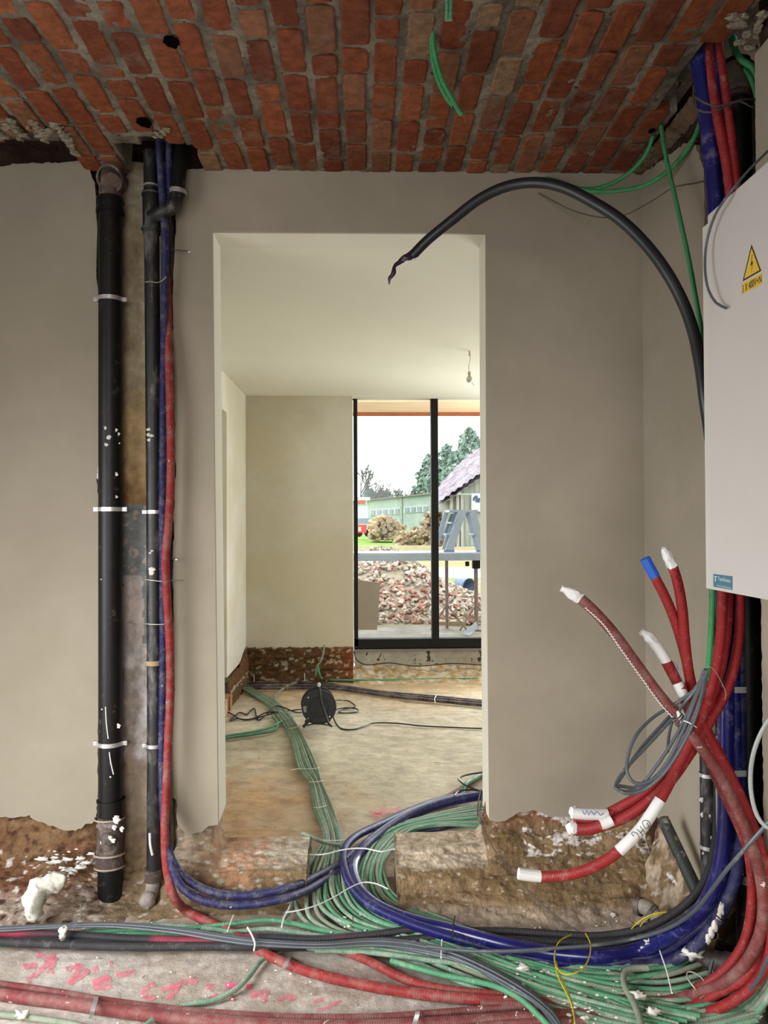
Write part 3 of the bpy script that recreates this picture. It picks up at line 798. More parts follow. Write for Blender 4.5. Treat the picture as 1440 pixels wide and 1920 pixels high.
m = MB(); m.cyl(DY(205, 1600, YP - .006), DY(205, 1625, YP - .006), rP + .005, seg=28)
for py in (1602, 1622): m.ring(DY(205, py, YP - .006), (0, 0, 1), rP + .005, .005, .0035)
m.make('rubber_sleeve', M['brown_fit'], soil)
for py, w_ in ((1534, .005), (1600, .006), (1624, .005)):
    MB().ring(DY(205.5, py, YP - .006), (0, .12, 1), rP + .0085, w_, .0025, 32).make('seal_ring', mat('tan_seal', (150, 134, 118), .7, var=.2, vscale=40), soil)
MB().ball(DY(203, 1574, YP - .030), rP * .78, 24, 16, (1, .8, 1.0)).make('access_bulge', M['brown_fit'], soil)
m = MB(); m.cyl(DY(206, 1622, YP - .006), DZ(206, 1712, -.01) * 0 + Vector((DY(206, 1680, YP - .006).x, YP - .006, .0)), rP, seg=30)
m.make('foot_pipe', M['black_pipe'], soil)
m = PartSet()
for (px, py, r) in ((205, 805, .006), (211, 822, .008), (207, 836, .006), (222, 808, .007), (225, 815, .006), (226, 832, .005), (222, 890, .006), (222, 932, .006), (196, 1085, .002), (224, 1358, .009), (198, 1325, .003), (213, 1450, .004)):
    q = DY(px, py, YP); dx = max(-.95, min(.95, (q.x - pT.x) / rP)); splat(m, Vector((q.x, YP - rP * math.sqrt(1 - dx * dx), q.z)), r, sc=(1, .25, .8))
for k in range(9): q = DY(191 + 4 * math.sin(k), 832 + k * 12, YP); splat(m, Vector((q.x, YP - .012, q.z)), .008, sc=(.6, .3, 1.5))
for (a, b) in (((198, 1325), (203, 1385)), ((205, 1410), (213, 1452)),):
    m.tube([DY(a[0], a[1], YP - rP - .0005), DY((a[0] + b[0]) / 2 - 1, (a[1] + b[1]) / 2, YP - rP - .001), DY(b[0], b[1], YP - rP - .0005)], .0022, seg=6)
for (px, py, r) in ((218, 1538, .012), (214, 1552, .010), (228, 1555, .009), (206, 1572, .011), (212, 1576, .008), (190, 1580, .006)):
    splat(m, DY(px, py, YP - rP - .010), r, sc=(.7, .35, 1))
m.make('plaster_splash', M['splat'], soil)
# ---------------------------------------------------------------- thinner pipe with branch
YT = 2.66; rT = .0255
thin = empty('waste_pipe', (DY(290, 1000, YT).x, YT, 0.0), 'thinner scuffed black waste pipe with a side branch at its head in the chase', 'pipe')
m = MB(); m.tube([DY(283, 285, YT), DY(284, 400, YT), DY(288, 900, YT), DY(290, 1400, YT), DY(289, 1640, YT)], rT, seg=26, ds=.08); m.make('pipe', M['black_pipe2'], thin)
m = MB(); m.cyl(DY(284, 360, YT), DY(285, 438, YT), rT + .005, seg=26)
for py in (366, 430): m.ring(DY(284, py, YT), (0, 0, 1), rT + .005, .008, .003)
m.tube([DY(286, 408, YT - .02), DY(305, 396, YT - .05), DY(322, 388, YT - .055), DY(330, 372, YT - .05), DY(333, 356, YT - .045)], rT * .96, seg=22, ds=.008)
m.make('branch_tee', M['black_pipe2'], thin)
m = MB(); m.tube([DY(333, 360, YT - .045), DY(337, 320, YT - .04), DY(343, 258, YT - .03), DY(345, 235, YT - .02)], rT * .92, seg=22, ds=.02); m.make('branch_pipe', M['black_pipe'], thin)
m = MB(); m.ring(DY(333, 358, YT - .045), (.05, 0, 1), rT * .96, .008, .003); m.ring(DY(334, 362, YT - .045), (.05, 0, 1), rT * 1.0, .010, .004); m.make('branch_collar', M['metal'], thin)
for py in (350, 365, 960, 1397):
    c = DY(284 if py < 500 else 289.5, py, YT); m = MB()
    if py in (350, 365): m.ring(c, (0, 0, 1), rT + (.0006 if py == 350 else .005), .006, .003)
    else: clamp(m, c, rT, .012, .015)
    if py == 350: m.box((c.x + rT, c.y - .012, c.z - .006), (c.x + rT + .03, c.y - .004, c.z + .006))
    m.make('pipe_clamp', M['metal'], thin)
m = MB(); m.cyl(DY(288, 1628, YT), DY(288, 1650, YT), rT + .005, seg=24); m.ring(DY(288, 1630, YT), (0, 0, 1), rT + .005, .005, .003)
m.make('foot_collar', M['brown_fit'], thin)
m = MB(); m.tube([DY(287, 1648, YT), DY(286, 1666, YT - .01), DY(281, 1682, YT - .04), DY(272, 1694, YT - .07)], rT * .9, seg=20, ds=.008)
m.ball(DY(277, 1688, YT - .06), .027, 16, 10, nz=.2)
m.make('foot_bend', mat('cement_smeared_fitting', (128, 120, 112), .8, var=.25, vscale=30, bump=.4), thin)
m = PartSet()
for (px, py, r) in ((279, 805, .006), (279, 815, .006), (284, 817, .005), (280, 825, .005), (285, 1033, .005), (282, 1037, .004), (285, 1068, .009), (284, 1075, .007)):
    splat(m, DY(px, py, YT - rT + .001), r, sc=(1, .3, .8))
m.tube([DY(281, 1562, YT - rT), DY(282, 1585, YT - rT - .002), DY(286, 1603, YT - rT)], .0045, seg=8)
m.make('plaster_splash', M['splat'], thin)
# tie wires and nails holding the chase pipes
def wire(name, pts, r, m_, label, cat='wire', seg=6, group=None, ds=.012):
    return tag(MB().tube(pts, r, seg=seg, ds=ds).make(name, m_), label, cat, group)
wire('tie_wire', [DY(272, 529, 2.63), DY(283, 528, 2.628), DY(293, 530, 2.625), DY(303, 527, 2.61), DY(312, 519, 2.60)], .0018, M['wire_steel'], 'pale tie wire twisted round the thinner black pipe near the top of the blue conduit')
wire('tie_wire', [DY(248, 1084, 2.69), DY(262, 1085, 2.66), DY(278, 1087, 2.625), DY(303, 1090, 2.62), DY(314, 1089, 2.62), DY(345, 1088, 2.665)], .0014, M['wire_steel'], 'thin wire across the thinner black pipe, upper of the two low straight wires')
wire('tie_wire', [DY(240, 1167, 2.69), DY(262, 1168, 2.66), DY(278, 1170, 2.625), DY(300, 1171, 2.62), DY(308, 1170, 2.62)], .0016, M['wire_steel'], 'thin wire across the thinner black pipe, lower of the two low straight wires')
for (a, b, t_) in (((316, 467), (358, 472), 'long nail with a plaster smeared tip beside the blue conduit, near the door head'), ((304, 1046), (334, 1049), 'long nail poking from the red conduit at mid height of the wall')):
    q = MB().tube([DY(a[0], a[1], 2.655), DY(b[0], b[1], 2.60)], .0024, seg=6); o = tag(q.make('wall_nail', M['wire_dark']), t_, 'nail')
    MB().ball(DY(b[0] - 2, b[1], 2.602), .0045, 8, 6, (1.6, .8, .6), nz=.4).make('plaster_tip', M['splat'], o)
# bent strap of brown paper under the thin pipe
tag(MB().ring(DY(289.5, 1242, YT), (0, 0, 1), rT + .001, .016, .002).make('paper_collar', mat('tan_paper', (150, 128, 92), .9)), 'tan paper collar wrapped round the thinner black pipe above the lowest clamp', 'collar')

# ---------------------------------------------------------------- pipes on the right
def wp(px, py, X):  return DX(px, py, X)
XBP = 1.045; YBP = 2.075; rB = .036
big = empty('riser_pipe', (XBP, YBP, 0.0), 'big black riser pipe in the right wall recess, running behind the electrical cabinet', 'pipe')
m = MB(); m.tube([Vector((XBP - .012, YBP, CZ + .04)), Vector((XBP - .004, YBP, 1.6)), Vector((XBP, YBP, .9)), Vector((XBP, YBP, .06))], rB, seg=30, ds=.15); m.make('pipe', M['black_pipe'], big)
m = MB(); m.cyl(Vector((XBP - .012, YBP, CZ - .07)), Vector((XBP - .012, YBP, CZ + .02)), rB + .012, seg=26); m.ring(Vector((XBP - .012, YBP, CZ - .05)), (0, 0, 1), rB + .012, .02, .008)
m.make('head_collar', M['rust'], big)
for py in (1640, 1790):
    q = DY(1400, py, YBP); m = MB(); m.ring(Vector((XBP, YBP, q.z)), (0, 0, 1), rB + .001, .014, .003); m.ring(Vector((XBP, YBP, q.z - .012)), (0, 0, 1), rB + .001, .005, .003)
    m.make('pipe_clamp', M['metal'], big)
m = MB()   # horizontal foot branch
A = Vector((XBP, YBP - .01, .055)); B_ = DZ(1292, 1785, .06)
m.tube([A, A.lerp(B_, .25) + Vector((0, 0, .006)), B_], .027, seg=22, ds=.03); m.cyl(A + Vector((0, 0, -.06)), A + Vector((0, 0, .05)), rB + .004, seg=24)
m.ring(A.lerp(B_, .30) + Vector((0, 0, .006)), (B_ - A), .027, .05, .006)
m.make('foot_branch', M['brown_fit'], big)
m = MB(); random.seed(4)
for k in range(14): splat(m, B_ + Vector((random.uniform(-.02, .012), random.uniform(-.03, .0), random.uniform(0, .032))), random.uniform(.006, .015), sc=(1, .8, .8))
m.make('plaster_crust', M['splat'], big)
XS = .957; YS = 2.13; 
sec = empty('riser_pipe', (DY(1327, 1500, YS).x, YS, 0.0), 'short black pipe with white plaster smears at the recess edge, left of the blue conduits', 'pipe')
sx0 = DY(1327, 1500, YS).x
m = MB(); m.cyl(Vector((sx0, YS, DY(1327, 1385, YS).z)), Vector((sx0, YS, .13)), .0205, seg=24); m.make('pipe', M['black_pipe2'], sec)
for py in (1452, 1587):
    m = MB(); z = DY(1327, py, YS).z; m.ring(Vector((sx0, YS, z)), (0, 0, 1), .0212, .010, .0025); m.cyl(Vector((sx0 + .015, YS, z)), Vector((sx0 + .05, YS, z)), .003, seg=8)
    m.make('pipe_clamp', M['metal'], sec)
m = PartSet()
for (px, py, r) in ((1315, 1500, .006), (1316, 1528, .006), (1335, 1570, .007), (1331, 1530, .004), (1318, 1600, .004)): splat(m, DY(px, py, YS - .02), r, sc=(.8, .3, 1))
m.make('plaster_splash', M['splat'], sec)
# leaning stub of black pipe in the corner
a, b = DY(1243, 1536, 2.34), DY(1312, 1682, 2.15)
stub = empty('pipe_stub', tuple(b), 'short dark green-black tube leaning in the corner behind the red conduits', 'pipe')
MB().tube([b, a], .0185, seg=20, ds=.5).make('tube', mat('dark_green_black_tube', (36, 40, 38), .6, var=.2, dust=.15), stub)
MB().tube([a + (a - b).normalized() * -.004, a + (a - b).normalized() * .002], .0150, seg=18).make('mouth_shade_cap', M['ink'], stub)  # black cap imitates the shaded inside of the tube
# old socket elbow on the floor
c0 = DZ(1240, 1725, .05)
elb = empty('pipe_elbow', (c0.x, c0.y, .0), 'dirty grey pipe elbow lying at the foot of the right wall', 'pipe elbow')
m = MB(); m.tube([DY(1196, 1698, 2.36), DY(1212, 1702, 2.34), DY(1228, 1716, 2.32), DY(1240, 1738, 2.30)], .022, seg=18, ds=.008)
m.make('bend', mat('dirty_pipe_elbow', (122, 114, 106), .8, var=.3, vscale=30, bump=.4, dust=.3), elb)
m = MB(); ax = (DY(1212, 1702, 2.34) - DY(1196, 1698, 2.36)); m.ring(DY(1198, 1699, 2.36), ax, .022, .018, .006); m.ring(DY(1222, 1711, 2.328), DY(1228, 1716, 2.32) - DY(1212, 1702, 2.34), .022, .012, .005)
m.make('socket_rim', M['brown_fit'], elb)

# ---------------------------------------------------------------- electrical cabinet
XF = .80; YA = 1.81; YE = 1.10
zc0 = DX(1325, 1103, XF).z; zc1 = DX(1320, 425, XF).z
yA = DX(1321, 800, XF).y
cab = empty('electrical_cabinet', (.89, 1.45, zc0), 'pale metal electrical cabinet on the right wall with a yellow warning triangle', 'cabinet')
m = MB(); e = .006
prof = [(XF, zc0), (XF, zc1), (XR, zc1), (XR, zc0)]
m.prism([(x_, yA, z_) for x_, z_ in prof], (0, YE - yA, 0)); m.make('body', M['cab_rim'], cab)
yD = DX(1337, 800, XF).y
m = MB()
def rr_(x, y0, y1, z0, z1, r, n=5):
    P = []
    for (cy, cz, a0) in ((y1 - r, z1 - r, 0), (y0 + r, z1 - r, 90), (y0 + r, z0 + r, 180), (y1 - r, z0 + r, 270)):
        for k in range(n + 1):
            a = math.radians(a0 + 90 * k / n); P.append((x, cy + r * math.cos(a), cz + r * math.sin(a)))
    return P
m.prism(rr_(XF - .007, YE + .01, yD, zc0 + .004, zc1 + .012, .004), (.0065, 0, 0)); door_ = m.make('door', M['cab'], cab)
m = MB().box((XF - .004, yD - .002, zc0 + .03), (XF + .001, yD + .004, zc1 - .03)); m.make('shadow_gap_strip', mat('shadow_gap_grey', (150, 144, 136), .6), cab)  # grey strip, shade of the door gap put into its colour
# warning triangle with its bolt and caption
def sp(px, py, d=.0078): return DX(px, py, XF - d)
tri = MB(); A_, B2, C2 = sp(1409.2, 458), sp(1392.5, 528), sp(1427.5, 508)
tri.prism([A_, B2, C2], (.0006, 0, 0)); tri_o = tri.make('warning_triangle', M['yellow'], cab)
ctr = (A_ + B2 + C2) / 3
q = MB()
T0 = [ctr + (p - ctr) * .99 + Vector((-.0004, 0, 0)) for p in (A_, B2, C2)]; T1 = [ctr + (p - ctr) * .84 + Vector((-.0004, 0, 0)) for p in (A_, B2, C2)]
for k in range(3):
    j = (k + 1) % 3; q.prism([T0[k], T0[j], T1[j], T1[k]], (.0004, 0, 0))
bolt = [(1410, 477), (1407, 499), (1410, 495), (1408.6, 511), (1411.6, 489), (1408.8, 493), (1410.4, 477)]
q.prism([sp(x, y, .0082) for x, y in bolt], (.0004, 0, 0)); q.make('bolt_symbol', M['ink'], tri_o)
cap = MB(); cap.prism([sp(1391, 533), sp(1390.5, 552), sp(1429, 532), sp(1428.5, 512)], (.0006, 0, 0)); cap_o = cap.make('warning_caption', M['yellow'], cab)
def text_mesh(name, txt, m_, parent, p_bl, p_br, p_tl, off=Vector((-.0005, 0, 0))):
    """lettering laid on the parallelogram bl, br, tl"""
    cu = bpy.data.curves.new(name, 'FONT'); cu.body = txt; cu.size = 1; cu.resolution_u = 3
    to = bpy.data.objects.new(name, cu); COL.objects.link(to); bpy.context.view_layer.update()
    me = bpy.data.meshes.new_from_object(to.evaluated_get(bpy.context.evaluated_depsgraph_get()))
    COL.objects.unlink(to); bpy.data.objects.remove(to)
    xs = [v.co.x for v in me.vertices]; ys = [v.co.y for v in me.vertices]; x0, x1, y0, y1 = min(xs), max(xs), min(ys), max(ys)
    off0 = Vector((0, 0, 0)); qq = parent
    while qq is not None: off0 += qq.location; qq = qq.parent
    for v in me.vertices:
        u = (v.co.x - x0) / (x1 - x0); t = (v.co.y - y0) / (y1 - y0)
        v.co = p_bl + (p_br - p_bl) * u + (p_tl - p_bl) * t + off - off0
    me.materials.clear(); me.materials.append(m_)
    o = bpy.data.objects.new(name, me); COL.objects.link(o); o.parent = parent; return o
text_mesh('caption_lettering', '3 X 400V+N', M['ink'], cap_o, sp(1392, 549.5), sp(1428, 529.5), sp(1392, 535.5))
lab = MB(); L0, L1, L2, L3 = sp(1337.5, 1076), sp(1337.5, 1100), sp(1373, 1106.5), sp(1373, 1080.5)
lab.prism([L0, L1, L2, L3], (.0006, 0, 0)); lab_o = lab.make('maker_label', M['teal'], cab)
text_mesh('label_lettering', 'Teclinex', M['pale_ink'], lab_o, sp(1346, 1088), sp(1370, 1092.5), sp(1346, 1081))
text_mesh('label_small_lettering', 'www.teclinex.be', M['pale_ink'], lab_o, sp(1345, 1099), sp(1371, 1104.5), sp(1345, 1095.5))
q = MB(); q.prism([sp(1339.5, 1080, .0082), sp(1339.5, 1081.5, .0082), sp(1343.5, 1082, .0082), sp(1343.5, 1080.5, .0082)], (.0003, 0, 0))
q.prism([sp(1340.7, 1082, .0082), sp(1340.7, 1090, .0082), sp(1341.9, 1090.2, .0082), sp(1341.9, 1082.2, .0082)], (.0003, 0, 0)); q.make('label_mark', M['pale_ink'], lab_o)
# ------------------------------------------------------------------ cables and conduits
def W(*a):
    """(px, py, 'z', Z) or (px, py, Y)"""
    out = []
    for t in a:
        if len(t) == 4: out.append(DZ(t[0], t[1], t[3]))
        else: out.append(DY(t[0], t[1], t[2]))
    return out
def FZp(z, *pts): return [DZ(x, y, z) for x, y in pts]
def cable(name, m_, r, pts, label, cat='cable', group=None, seg=10, ds=.014):
    mb = MB().tube(pts, r, seg=seg, ds=ds); red = m_ is M.get('sleeve_red')
    if red:                                      # pink overspray where the floor writing was sprayed across the sleeves
        mb.C = [mixc(lin((40, 37, 40)), lin((122, 38, 56)), sm(.46, .60, .5 + .9 * noise.noise(Vector((v[0] * 3.1, 3, r * 90)))) * sm(-.02, -.12, v[0])) for v in mb.V]
    return tag(mb.make(name, m_, attr=red), label, cat, group)
def jit(k, s): return noise.noise(Vector((k * 3.7, s * 1.3, .5)))

ORD = ['first', 'second', 'third', 'fourth', 'fifth', 'sixth', 'seventh', 'eighth', 'ninth', 'tenth']
def strands(name, n, A, B, zs, r, mats, label, cat, group, seed=0, wob=5.0, cut=None):
    for i in range(n):
        t = i / (n - 1); pts = []
        for k, ((ax, ay), (bx, by)) in enumerate(zip(A, B)):
            tt = t + .35 / n * jit(k + seed, i)
            x = ax + (bx - ax) * tt; y = ay + (by - ay) * tt
            w_ = wob * min(1, max(0, (y - 1500) / 120))
            x += w_ * jit(k * .9 + seed + 7, i * 2.1); y += w_ * .5 * jit(k + seed + 3, i * 1.7)
            z = zs[k] + (.006 * jit(i + 2, k * .8 + seed) + .003 * (i % 3)) * (1 if zs[k] < .2 else 0)
            pts.append(DZ(x, y, z))
        cable(name, mats[i % len(mats)], r * (1 + .08 * jit(i, 9)), pts, label % ORD[i], cat, group)

# green conduits: the bundle coming from the far room, over the threshold, fanning out to the right
A = [(452,1291),(502,1321),(528,1352),(546,1386),(563,1442),(580,1466),(590,1517),(607,1573),(590,1606),(570,1648),(556,1688),(566,1722),(600,1745),(660,1764),(740,1785),(810,1815),(890,1850),(985,1880),(1080,1908),(1180,1930),(1300,1935),(1420,1915)]
B = [(457,1283),(514,1313),(544,1343),(567,1380),(594,1438),(602,1464),(623,1515),(641,1573),(646,1602),(655,1640),(672,1676),(705,1708),(745,1733),(795,1752),(865,1768),(935,1785),(1005,1803),(1085,1830),(1165,1860),(1260,1888),(1360,1888),(1450,1850)]
Z = [.045]*6 + [.045,.05,.045,.035,.026,.020,.018,.018,.018,.018,.018,.018,.020,.024,.035,.06]
strands('green_conduit', 9, A, B, Z, .0068, [M['green_dusty'], M['green_dusty'], M['green_grey']],
        'dusty green conduit, %s from left of the nine tied together in the doorway notch', 'conduit', 'green conduits through the doorway from the far room', 1)
# second run: around the inside of the blue bend
A2 = [(975,1496),(855,1517),(790,1534),(727,1552),(698,1575),(682,1602),(668,1632),(664,1665),(676,1700),(706,1726),(760,1748),(830,1768),(900,1792),(980,1822),(1070,1858),(1160,1892),(1280,1915),(1410,1895)]
B2_ = [(975,1552),(900,1549),(830,1547),(778,1556),(748,1578),(728,1600),(718,1625),(722,1650),(735,1675),(765,1697),(812,1716),(860,1735),(920,1765),(990,1792),(1070,1804),(1150,1808),(1230,1806),(1300,1782)]
Z2 = [.05,.055,.06,.06,.055,.05,.04,.03,.024,.020,.020,.020,.020,.022,.024,.026,.03,.05]
strands('green_conduit', 10, A2, B2_, Z2, .0070, [M['green_dusty'], M['green_grey'], M['green']],
        'green conduit, %s from the outside of those nested inside the blue bend', 'conduit', 'green conduits round the blue bend', 21)
# third run fills the fan between
A3 = [(612,1580),(604,1610),(598,1650),(596,1690),(625,1722),(690,1745),(770,1764),(850,1800),(940,1838),(1040,1872),(1150,1905),(1250,1930)]
B3 = [(652,1600),(656,1640),(668,1680),(700,1712),(745,1735),(800,1750),(870,1772),(950,1800),(1040,1828),(1130,1855),(1230,1880),(1330,1900)]
strands('green_conduit', 7, A3, B3, [.05,.04,.034,.03,.028,.026,.026,.028,.028,.028,.03,.04], .0068, [M['green_dusty'], M['green']],
        'green conduit in the middle of the floor fan, %s counted from its left side', 'conduit', 'green conduits in the middle of the fan', 45, 7)
# single greens
G = lambda lbl, m_, r, z, *pts, grp=None: cable('green_conduit', M[m_], r, FZp(z, *pts), lbl, 'conduit', grp)
G('green conduit arching above the black sleeves, upper of the two beside white ties', 'green', .0072, .03, (330,1745),(380,1738),(435,1732),(504,1725),(546,1731),(608,1745),(680,1757),(760,1772),(850,1790),(960,1812),(1060,1822),(1150,1826))
G('green conduit arching above the black sleeves, lower of the two beside white ties', 'green_dusty', .0072, .028, (130,1752),(220,1738),(300,1735),(400,1742),(435,1747),(504,1742),(556,1749),(620,1758),(720,1772),(830,1790),(950,1800),(1060,1803))
G('green conduit between grey cables and black sleeves at the left, upper one', 'green', .0070, .03, (60,1752),(150,1750),(243,1744),(330,1747),(420,1755),(500,1762))
G('green conduit between grey cables and black sleeves at the left, lower one', 'green', .0070, .026, (-420,1752),(-40,1748),(80,1752),(180,1755),(260,1750),(340,1753),(400,1758),(470,1766))
G('short green conduit end peeping out below the black sleeves at the far left', 'green', .0065, .010, (-420,1775),(-40,1773),(0,1772),(34,1770),(70,1762),(120,1752))
G('green conduit slanting across the pink floor writing to the front', 'green_dusty', .0072, .012, (560,1765),(515,1783),(490,1801),(466,1832),(438,1858),(405,1874),(350,1884),(310,1899),(270,1925),(240,1950))
G('dark dusty green conduit crossing the bottom left corner, in front of the dark red pipes', 'green_grey', .0080, .012, (-420,1880),(-40,1900),(20,1904),(70,1910),(130,1919),(190,1935))
G('pale green conduit running under the grey cables, upper of the pair below the black sleeves', 'green_dusty', .0078, .030, (590,1782),(650,1781),(705,1780),(782,1788),(880,1796),(960,1798),(1055,1804),(1152,1814),(1230,1818),(1290,1805),(1330,1770))
G('pale green conduit running under the grey cables, lower of the pair below the black sleeves', 'green_dusty', .0078, .030, (570,1776),(640,1783),(695,1786),(747,1792),(817,1802),(900,1808),(997,1807),(1113,1808),(1230,1812),(1292,1802),(1330,1772))
G('bright green conduit curving down over the dark cables to the bottom edge', 'green', .0078, .040, (733,1801),(780,1815),(830,1828),(880,1838),(930,1850),(977,1874),(1008,1902),(1040,1935))
G('green conduit dipping below the blue pipes between the white foam dabs at the right', 'green', .0078, .034, (950,1795),(1020,1812),(1074,1828),(1152,1836),(1210,1830),(1269,1818),(1310,1795))
G('single pale green conduit standing over the fan and dropping to the bottom edge', 'green_grey', .0085, .055, (1215,1815),(1188,1816),(1172,1824),(1170,1845),(1186,1876),(1198,1905),(1206,1940))
for k, (dy, m_) in enumerate(((0, 'green'), (13, 'green_dusty'), (26, 'green_grey'), (40, 'green_dusty'))):
    cable('green_conduit', M[m_], .0078, W((1140,1868+dy*.8,'z',.03),(1210,1899+dy*.4,'z',.03),(1308,1903+dy*.6,2.0),(1372,1890+dy,1.95),(1415,1862+dy,1.9),(1440,1830+dy,1.86),(1470,1770+dy,1.82)),
          'green conduit in the bottom right corner, %s from the top of the four sweeping up' % ORD[k], 'conduit', 'green conduits at the bottom right corner')
# greens crossing at the far end of the bundle
cable('green_conduit', M['green'], .0085, FZp(.05, (400,1386),(425,1380),(470,1373),(505,1364),(530,1352),(548,1346)), 'green conduit branching left from the far bundle toward the side doorway', 'conduit')
cable('green_conduit', M['green'], .0085, FZp(.045, (405,1388),(430,1383),(480,1376),(512,1370),(520,1356),(512,1345)), 'green conduit beside the left branch, its end turned up at the bundle', 'conduit')
cable('green_conduit', M['green_grey'], .008, W((517,1318,'z',.05),(515,1305,'z',.05),(530,1292,'z',.045),(548,1282,'z',.045),(565,1278,'z',.045),(585,1274,'z',.045),(592,1262,6.03),(594,1250,6.04),(601,1240,6.05),(606,1225,6.06),(608,1210,6.09)),
      'thin grey green conduit rising up the brick base beside the window corner', 'conduit')
cable('green_conduit', M['green'], .009, W((596,1250,6.02),(598,1262,5.98),(606,1273,'z',.05),(640,1275,'z',.05),(720,1275,'z',.045),(830,1273,'z',.045),(905,1273,'z',.045),(1000,1272,'z',.045)),
      'green conduit lying along the foot of the far wall below the window', 'conduit')
cable('green_conduit', M['green_grey'], .007, W((640,1585,'z',.05),(610,1580,'z',.09),(590,1572,'z',.14),(568,1562,'z',.155),(575,1574,'z',.12),(583,1590,'z',.09),(580,1612,'z',.07),(567,1645,'z',.05),(557,1672,'z',.03),(545,1705,'z',.02),(530,1725,'z',.02)),
      'green conduit looping over the left edge of the doorway notch', 'conduit')
cable('green_conduit', M['green_grey'], .006, W((740,1538,'z',.03),(790,1520,'z',.04),(850,1503,'z',.05),(905,1492,'z',.05),(960,1482,'z',.05)), 'thin grey green conduit on the far side of the dark blue pipes in the doorway', 'conduit')
cable('green_conduit', M['green'], .011, W((868,1496,'z',.05),(869,1478,'z',.07),(874,1470,'z',.08),(890,1460,'z',.06),(910,1448,'z',.05),(950,1425,'z',.05)), 'light green conduit with a sharp elbow beside the right door jamb', 'conduit')
cable('red_conduit', M['red_dark'], .013, FZp(.05, (828,1500),(850,1489),(868,1477),(890,1462),(915,1445),(960,1420)), 'dull red conduit slanting behind the right door jamb', 'conduit')
for pts, l in (([(852,1492),(862,1483),(885,1481),(905,1484),(930,1480)], 'dark thin cable making a low loop over the blue pipes by the right jamb'),
               ([(930,1440),(905,1448),(880,1452),(860,1459),(866,1468),(885,1478),(910,1486)], 'dark thin cable making a pointed kink beside the light green elbow')):
    cable('thin_cable', M['black'], .0042, FZp(.085, *pts), l, 'cable', seg=6)
# ties on the far bundle
def tie_across(p, q, z, r=.0016, m_='tie_white', label=None, grp=None, tail=None):
    a, b = DZ(p[0], p[1], z - .014), DZ(q[0], q[1], z - .014)
    pts = [a, DZ(p[0] + 1, p[1], z + .006), DZ((p[0] + q[0]) / 2, (p[1] + q[1]) / 2 + 1, z + .010), DZ(q[0] - 1, q[1], z + .006), b]
    if tail: pts = [DZ(tail[0], tail[1], z + .01)] + pts[1:]
    return tag(MB().tube(pts, r, seg=6, ds=.006).make('cable_tie', M[m_]), label, 'cable tie', grp)
GT = 'ties round the far green bundle'
for i, (p, q, tl) in enumerate((((541,1366),(562,1361),None), ((562,1441),(598,1440),(545,1444)), ((580,1466),(606,1464),None), ((589,1514),(612,1511),None), ((603,1575),(645,1575),None))):
    tie_across(p, q, .055, label=['pale tie round the green bundle, nearest the cable reel', 'pale tie with a loose tail to the left round the green bundle', 'pale tie round the green bundle where it narrows', 'pale loop tie round the green bundle above the notch', 'pale tie round the green bundle just before the doorway notch'][i], grp=GT, tail=tl)
# white twine
def twine(pts, z, l, r=.0022): return tag(MB().tube(FZp(z, *pts), r, seg=6, ds=.01).make('white_string', M['tape']), l, 'string')
twine([(520,1601),(556,1601),(575,1602),(605,1602),(640,1594),(662,1591),(685,1591),(705,1595),(716,1597),(733,1593),(745,1592),(760,1594),(779,1597)], .12, 'white string lying wavily over the blue and green conduits in the doorway', .0026)
twine([(535,1711),(560,1707),(595,1697),(628,1681),(655,1665),(672,1657),(685,1654),(705,1657),(728,1667)], .085, 'white string arching over the conduits in front of the doorway notch')
twine([(528,1738),(532,1722),(540,1707),(548,1688)], .045, 'short pale string standing up beside the green fan at the left', .0028)

# blue conduits
blueL = lambda l, r, pts, m_='blue': cable('blue_conduit', M[m_], r, pts, l, 'conduit', seg=16)
blueL('thick shiny blue conduit making the big bend through the doorway and up the right wall', .0205, FZp(.065, (985,1478),(930,1488),(870,1497),(820,1509),(770,1528),(720,1558),(680,1592)) + FZp(.055, (664,1618),(664,1645),(680,1676),(716,1704),(775,1727),(845,1744),(905,1760),(970,1776),(1050,1789),(1130,1793)) + W((1200,1780,2.2),(1260,1752,2.13),(1310,1712,2.07),(1343,1650,2.03),(1358,1570,2.02),(1361,1400,2.02),(1360,1200,2.02),(1356,1100,2.02),(1350,800,2.03),(1346,500,2.04),(1338,350,2.04),(1322,200,2.03),(1310,110,2.02),(1306,60,2.02)), 'blue_gloss')
blueL('dark blue conduit on the outer side of the thick blue bend, also rising right', .0150, FZp(.06, (990,1470),(905,1488),(827,1500),(765,1522),(713,1546),(671,1566),(650,1585),(643,1608),(649,1640),(661,1664),(690,1694),(750,1724),(830,1752)) + FZp(.035, (920,1778),(1000,1796),(1080,1805),(1150,1806)) + W((1230,1790,2.2),(1290,1752,2.12),(1345,1700,2.05),(1374,1620,2.03),(1380,1500,2.03),(1378,1300,2.04),(1374,1110,2.04),(1372,800,2.04),(1368,450,2.04),(1358,300,2.03),(1345,215,2.02),(1338,120,2.02)))
blueL('blue conduit with plaster smears, innermost of those rising up the right wall', .0165, FZp(.03, (1180,1812),(1240,1808)) + W((1290,1785,2.12),(1330,1745,2.06),(1362,1690,2.03),(1386,1620,2.0),(1388,1500,2.04),(1388,1300,2.06),(1385,1100,2.06)), 'blue_dusty')
blueL('short dark blue conduit end pointing at the grey pipe socket on the floor', .013, FZp(.02, (1060,1804),(1150,1808),(1220,1808),(1282,1806)), 'blue_dusty')
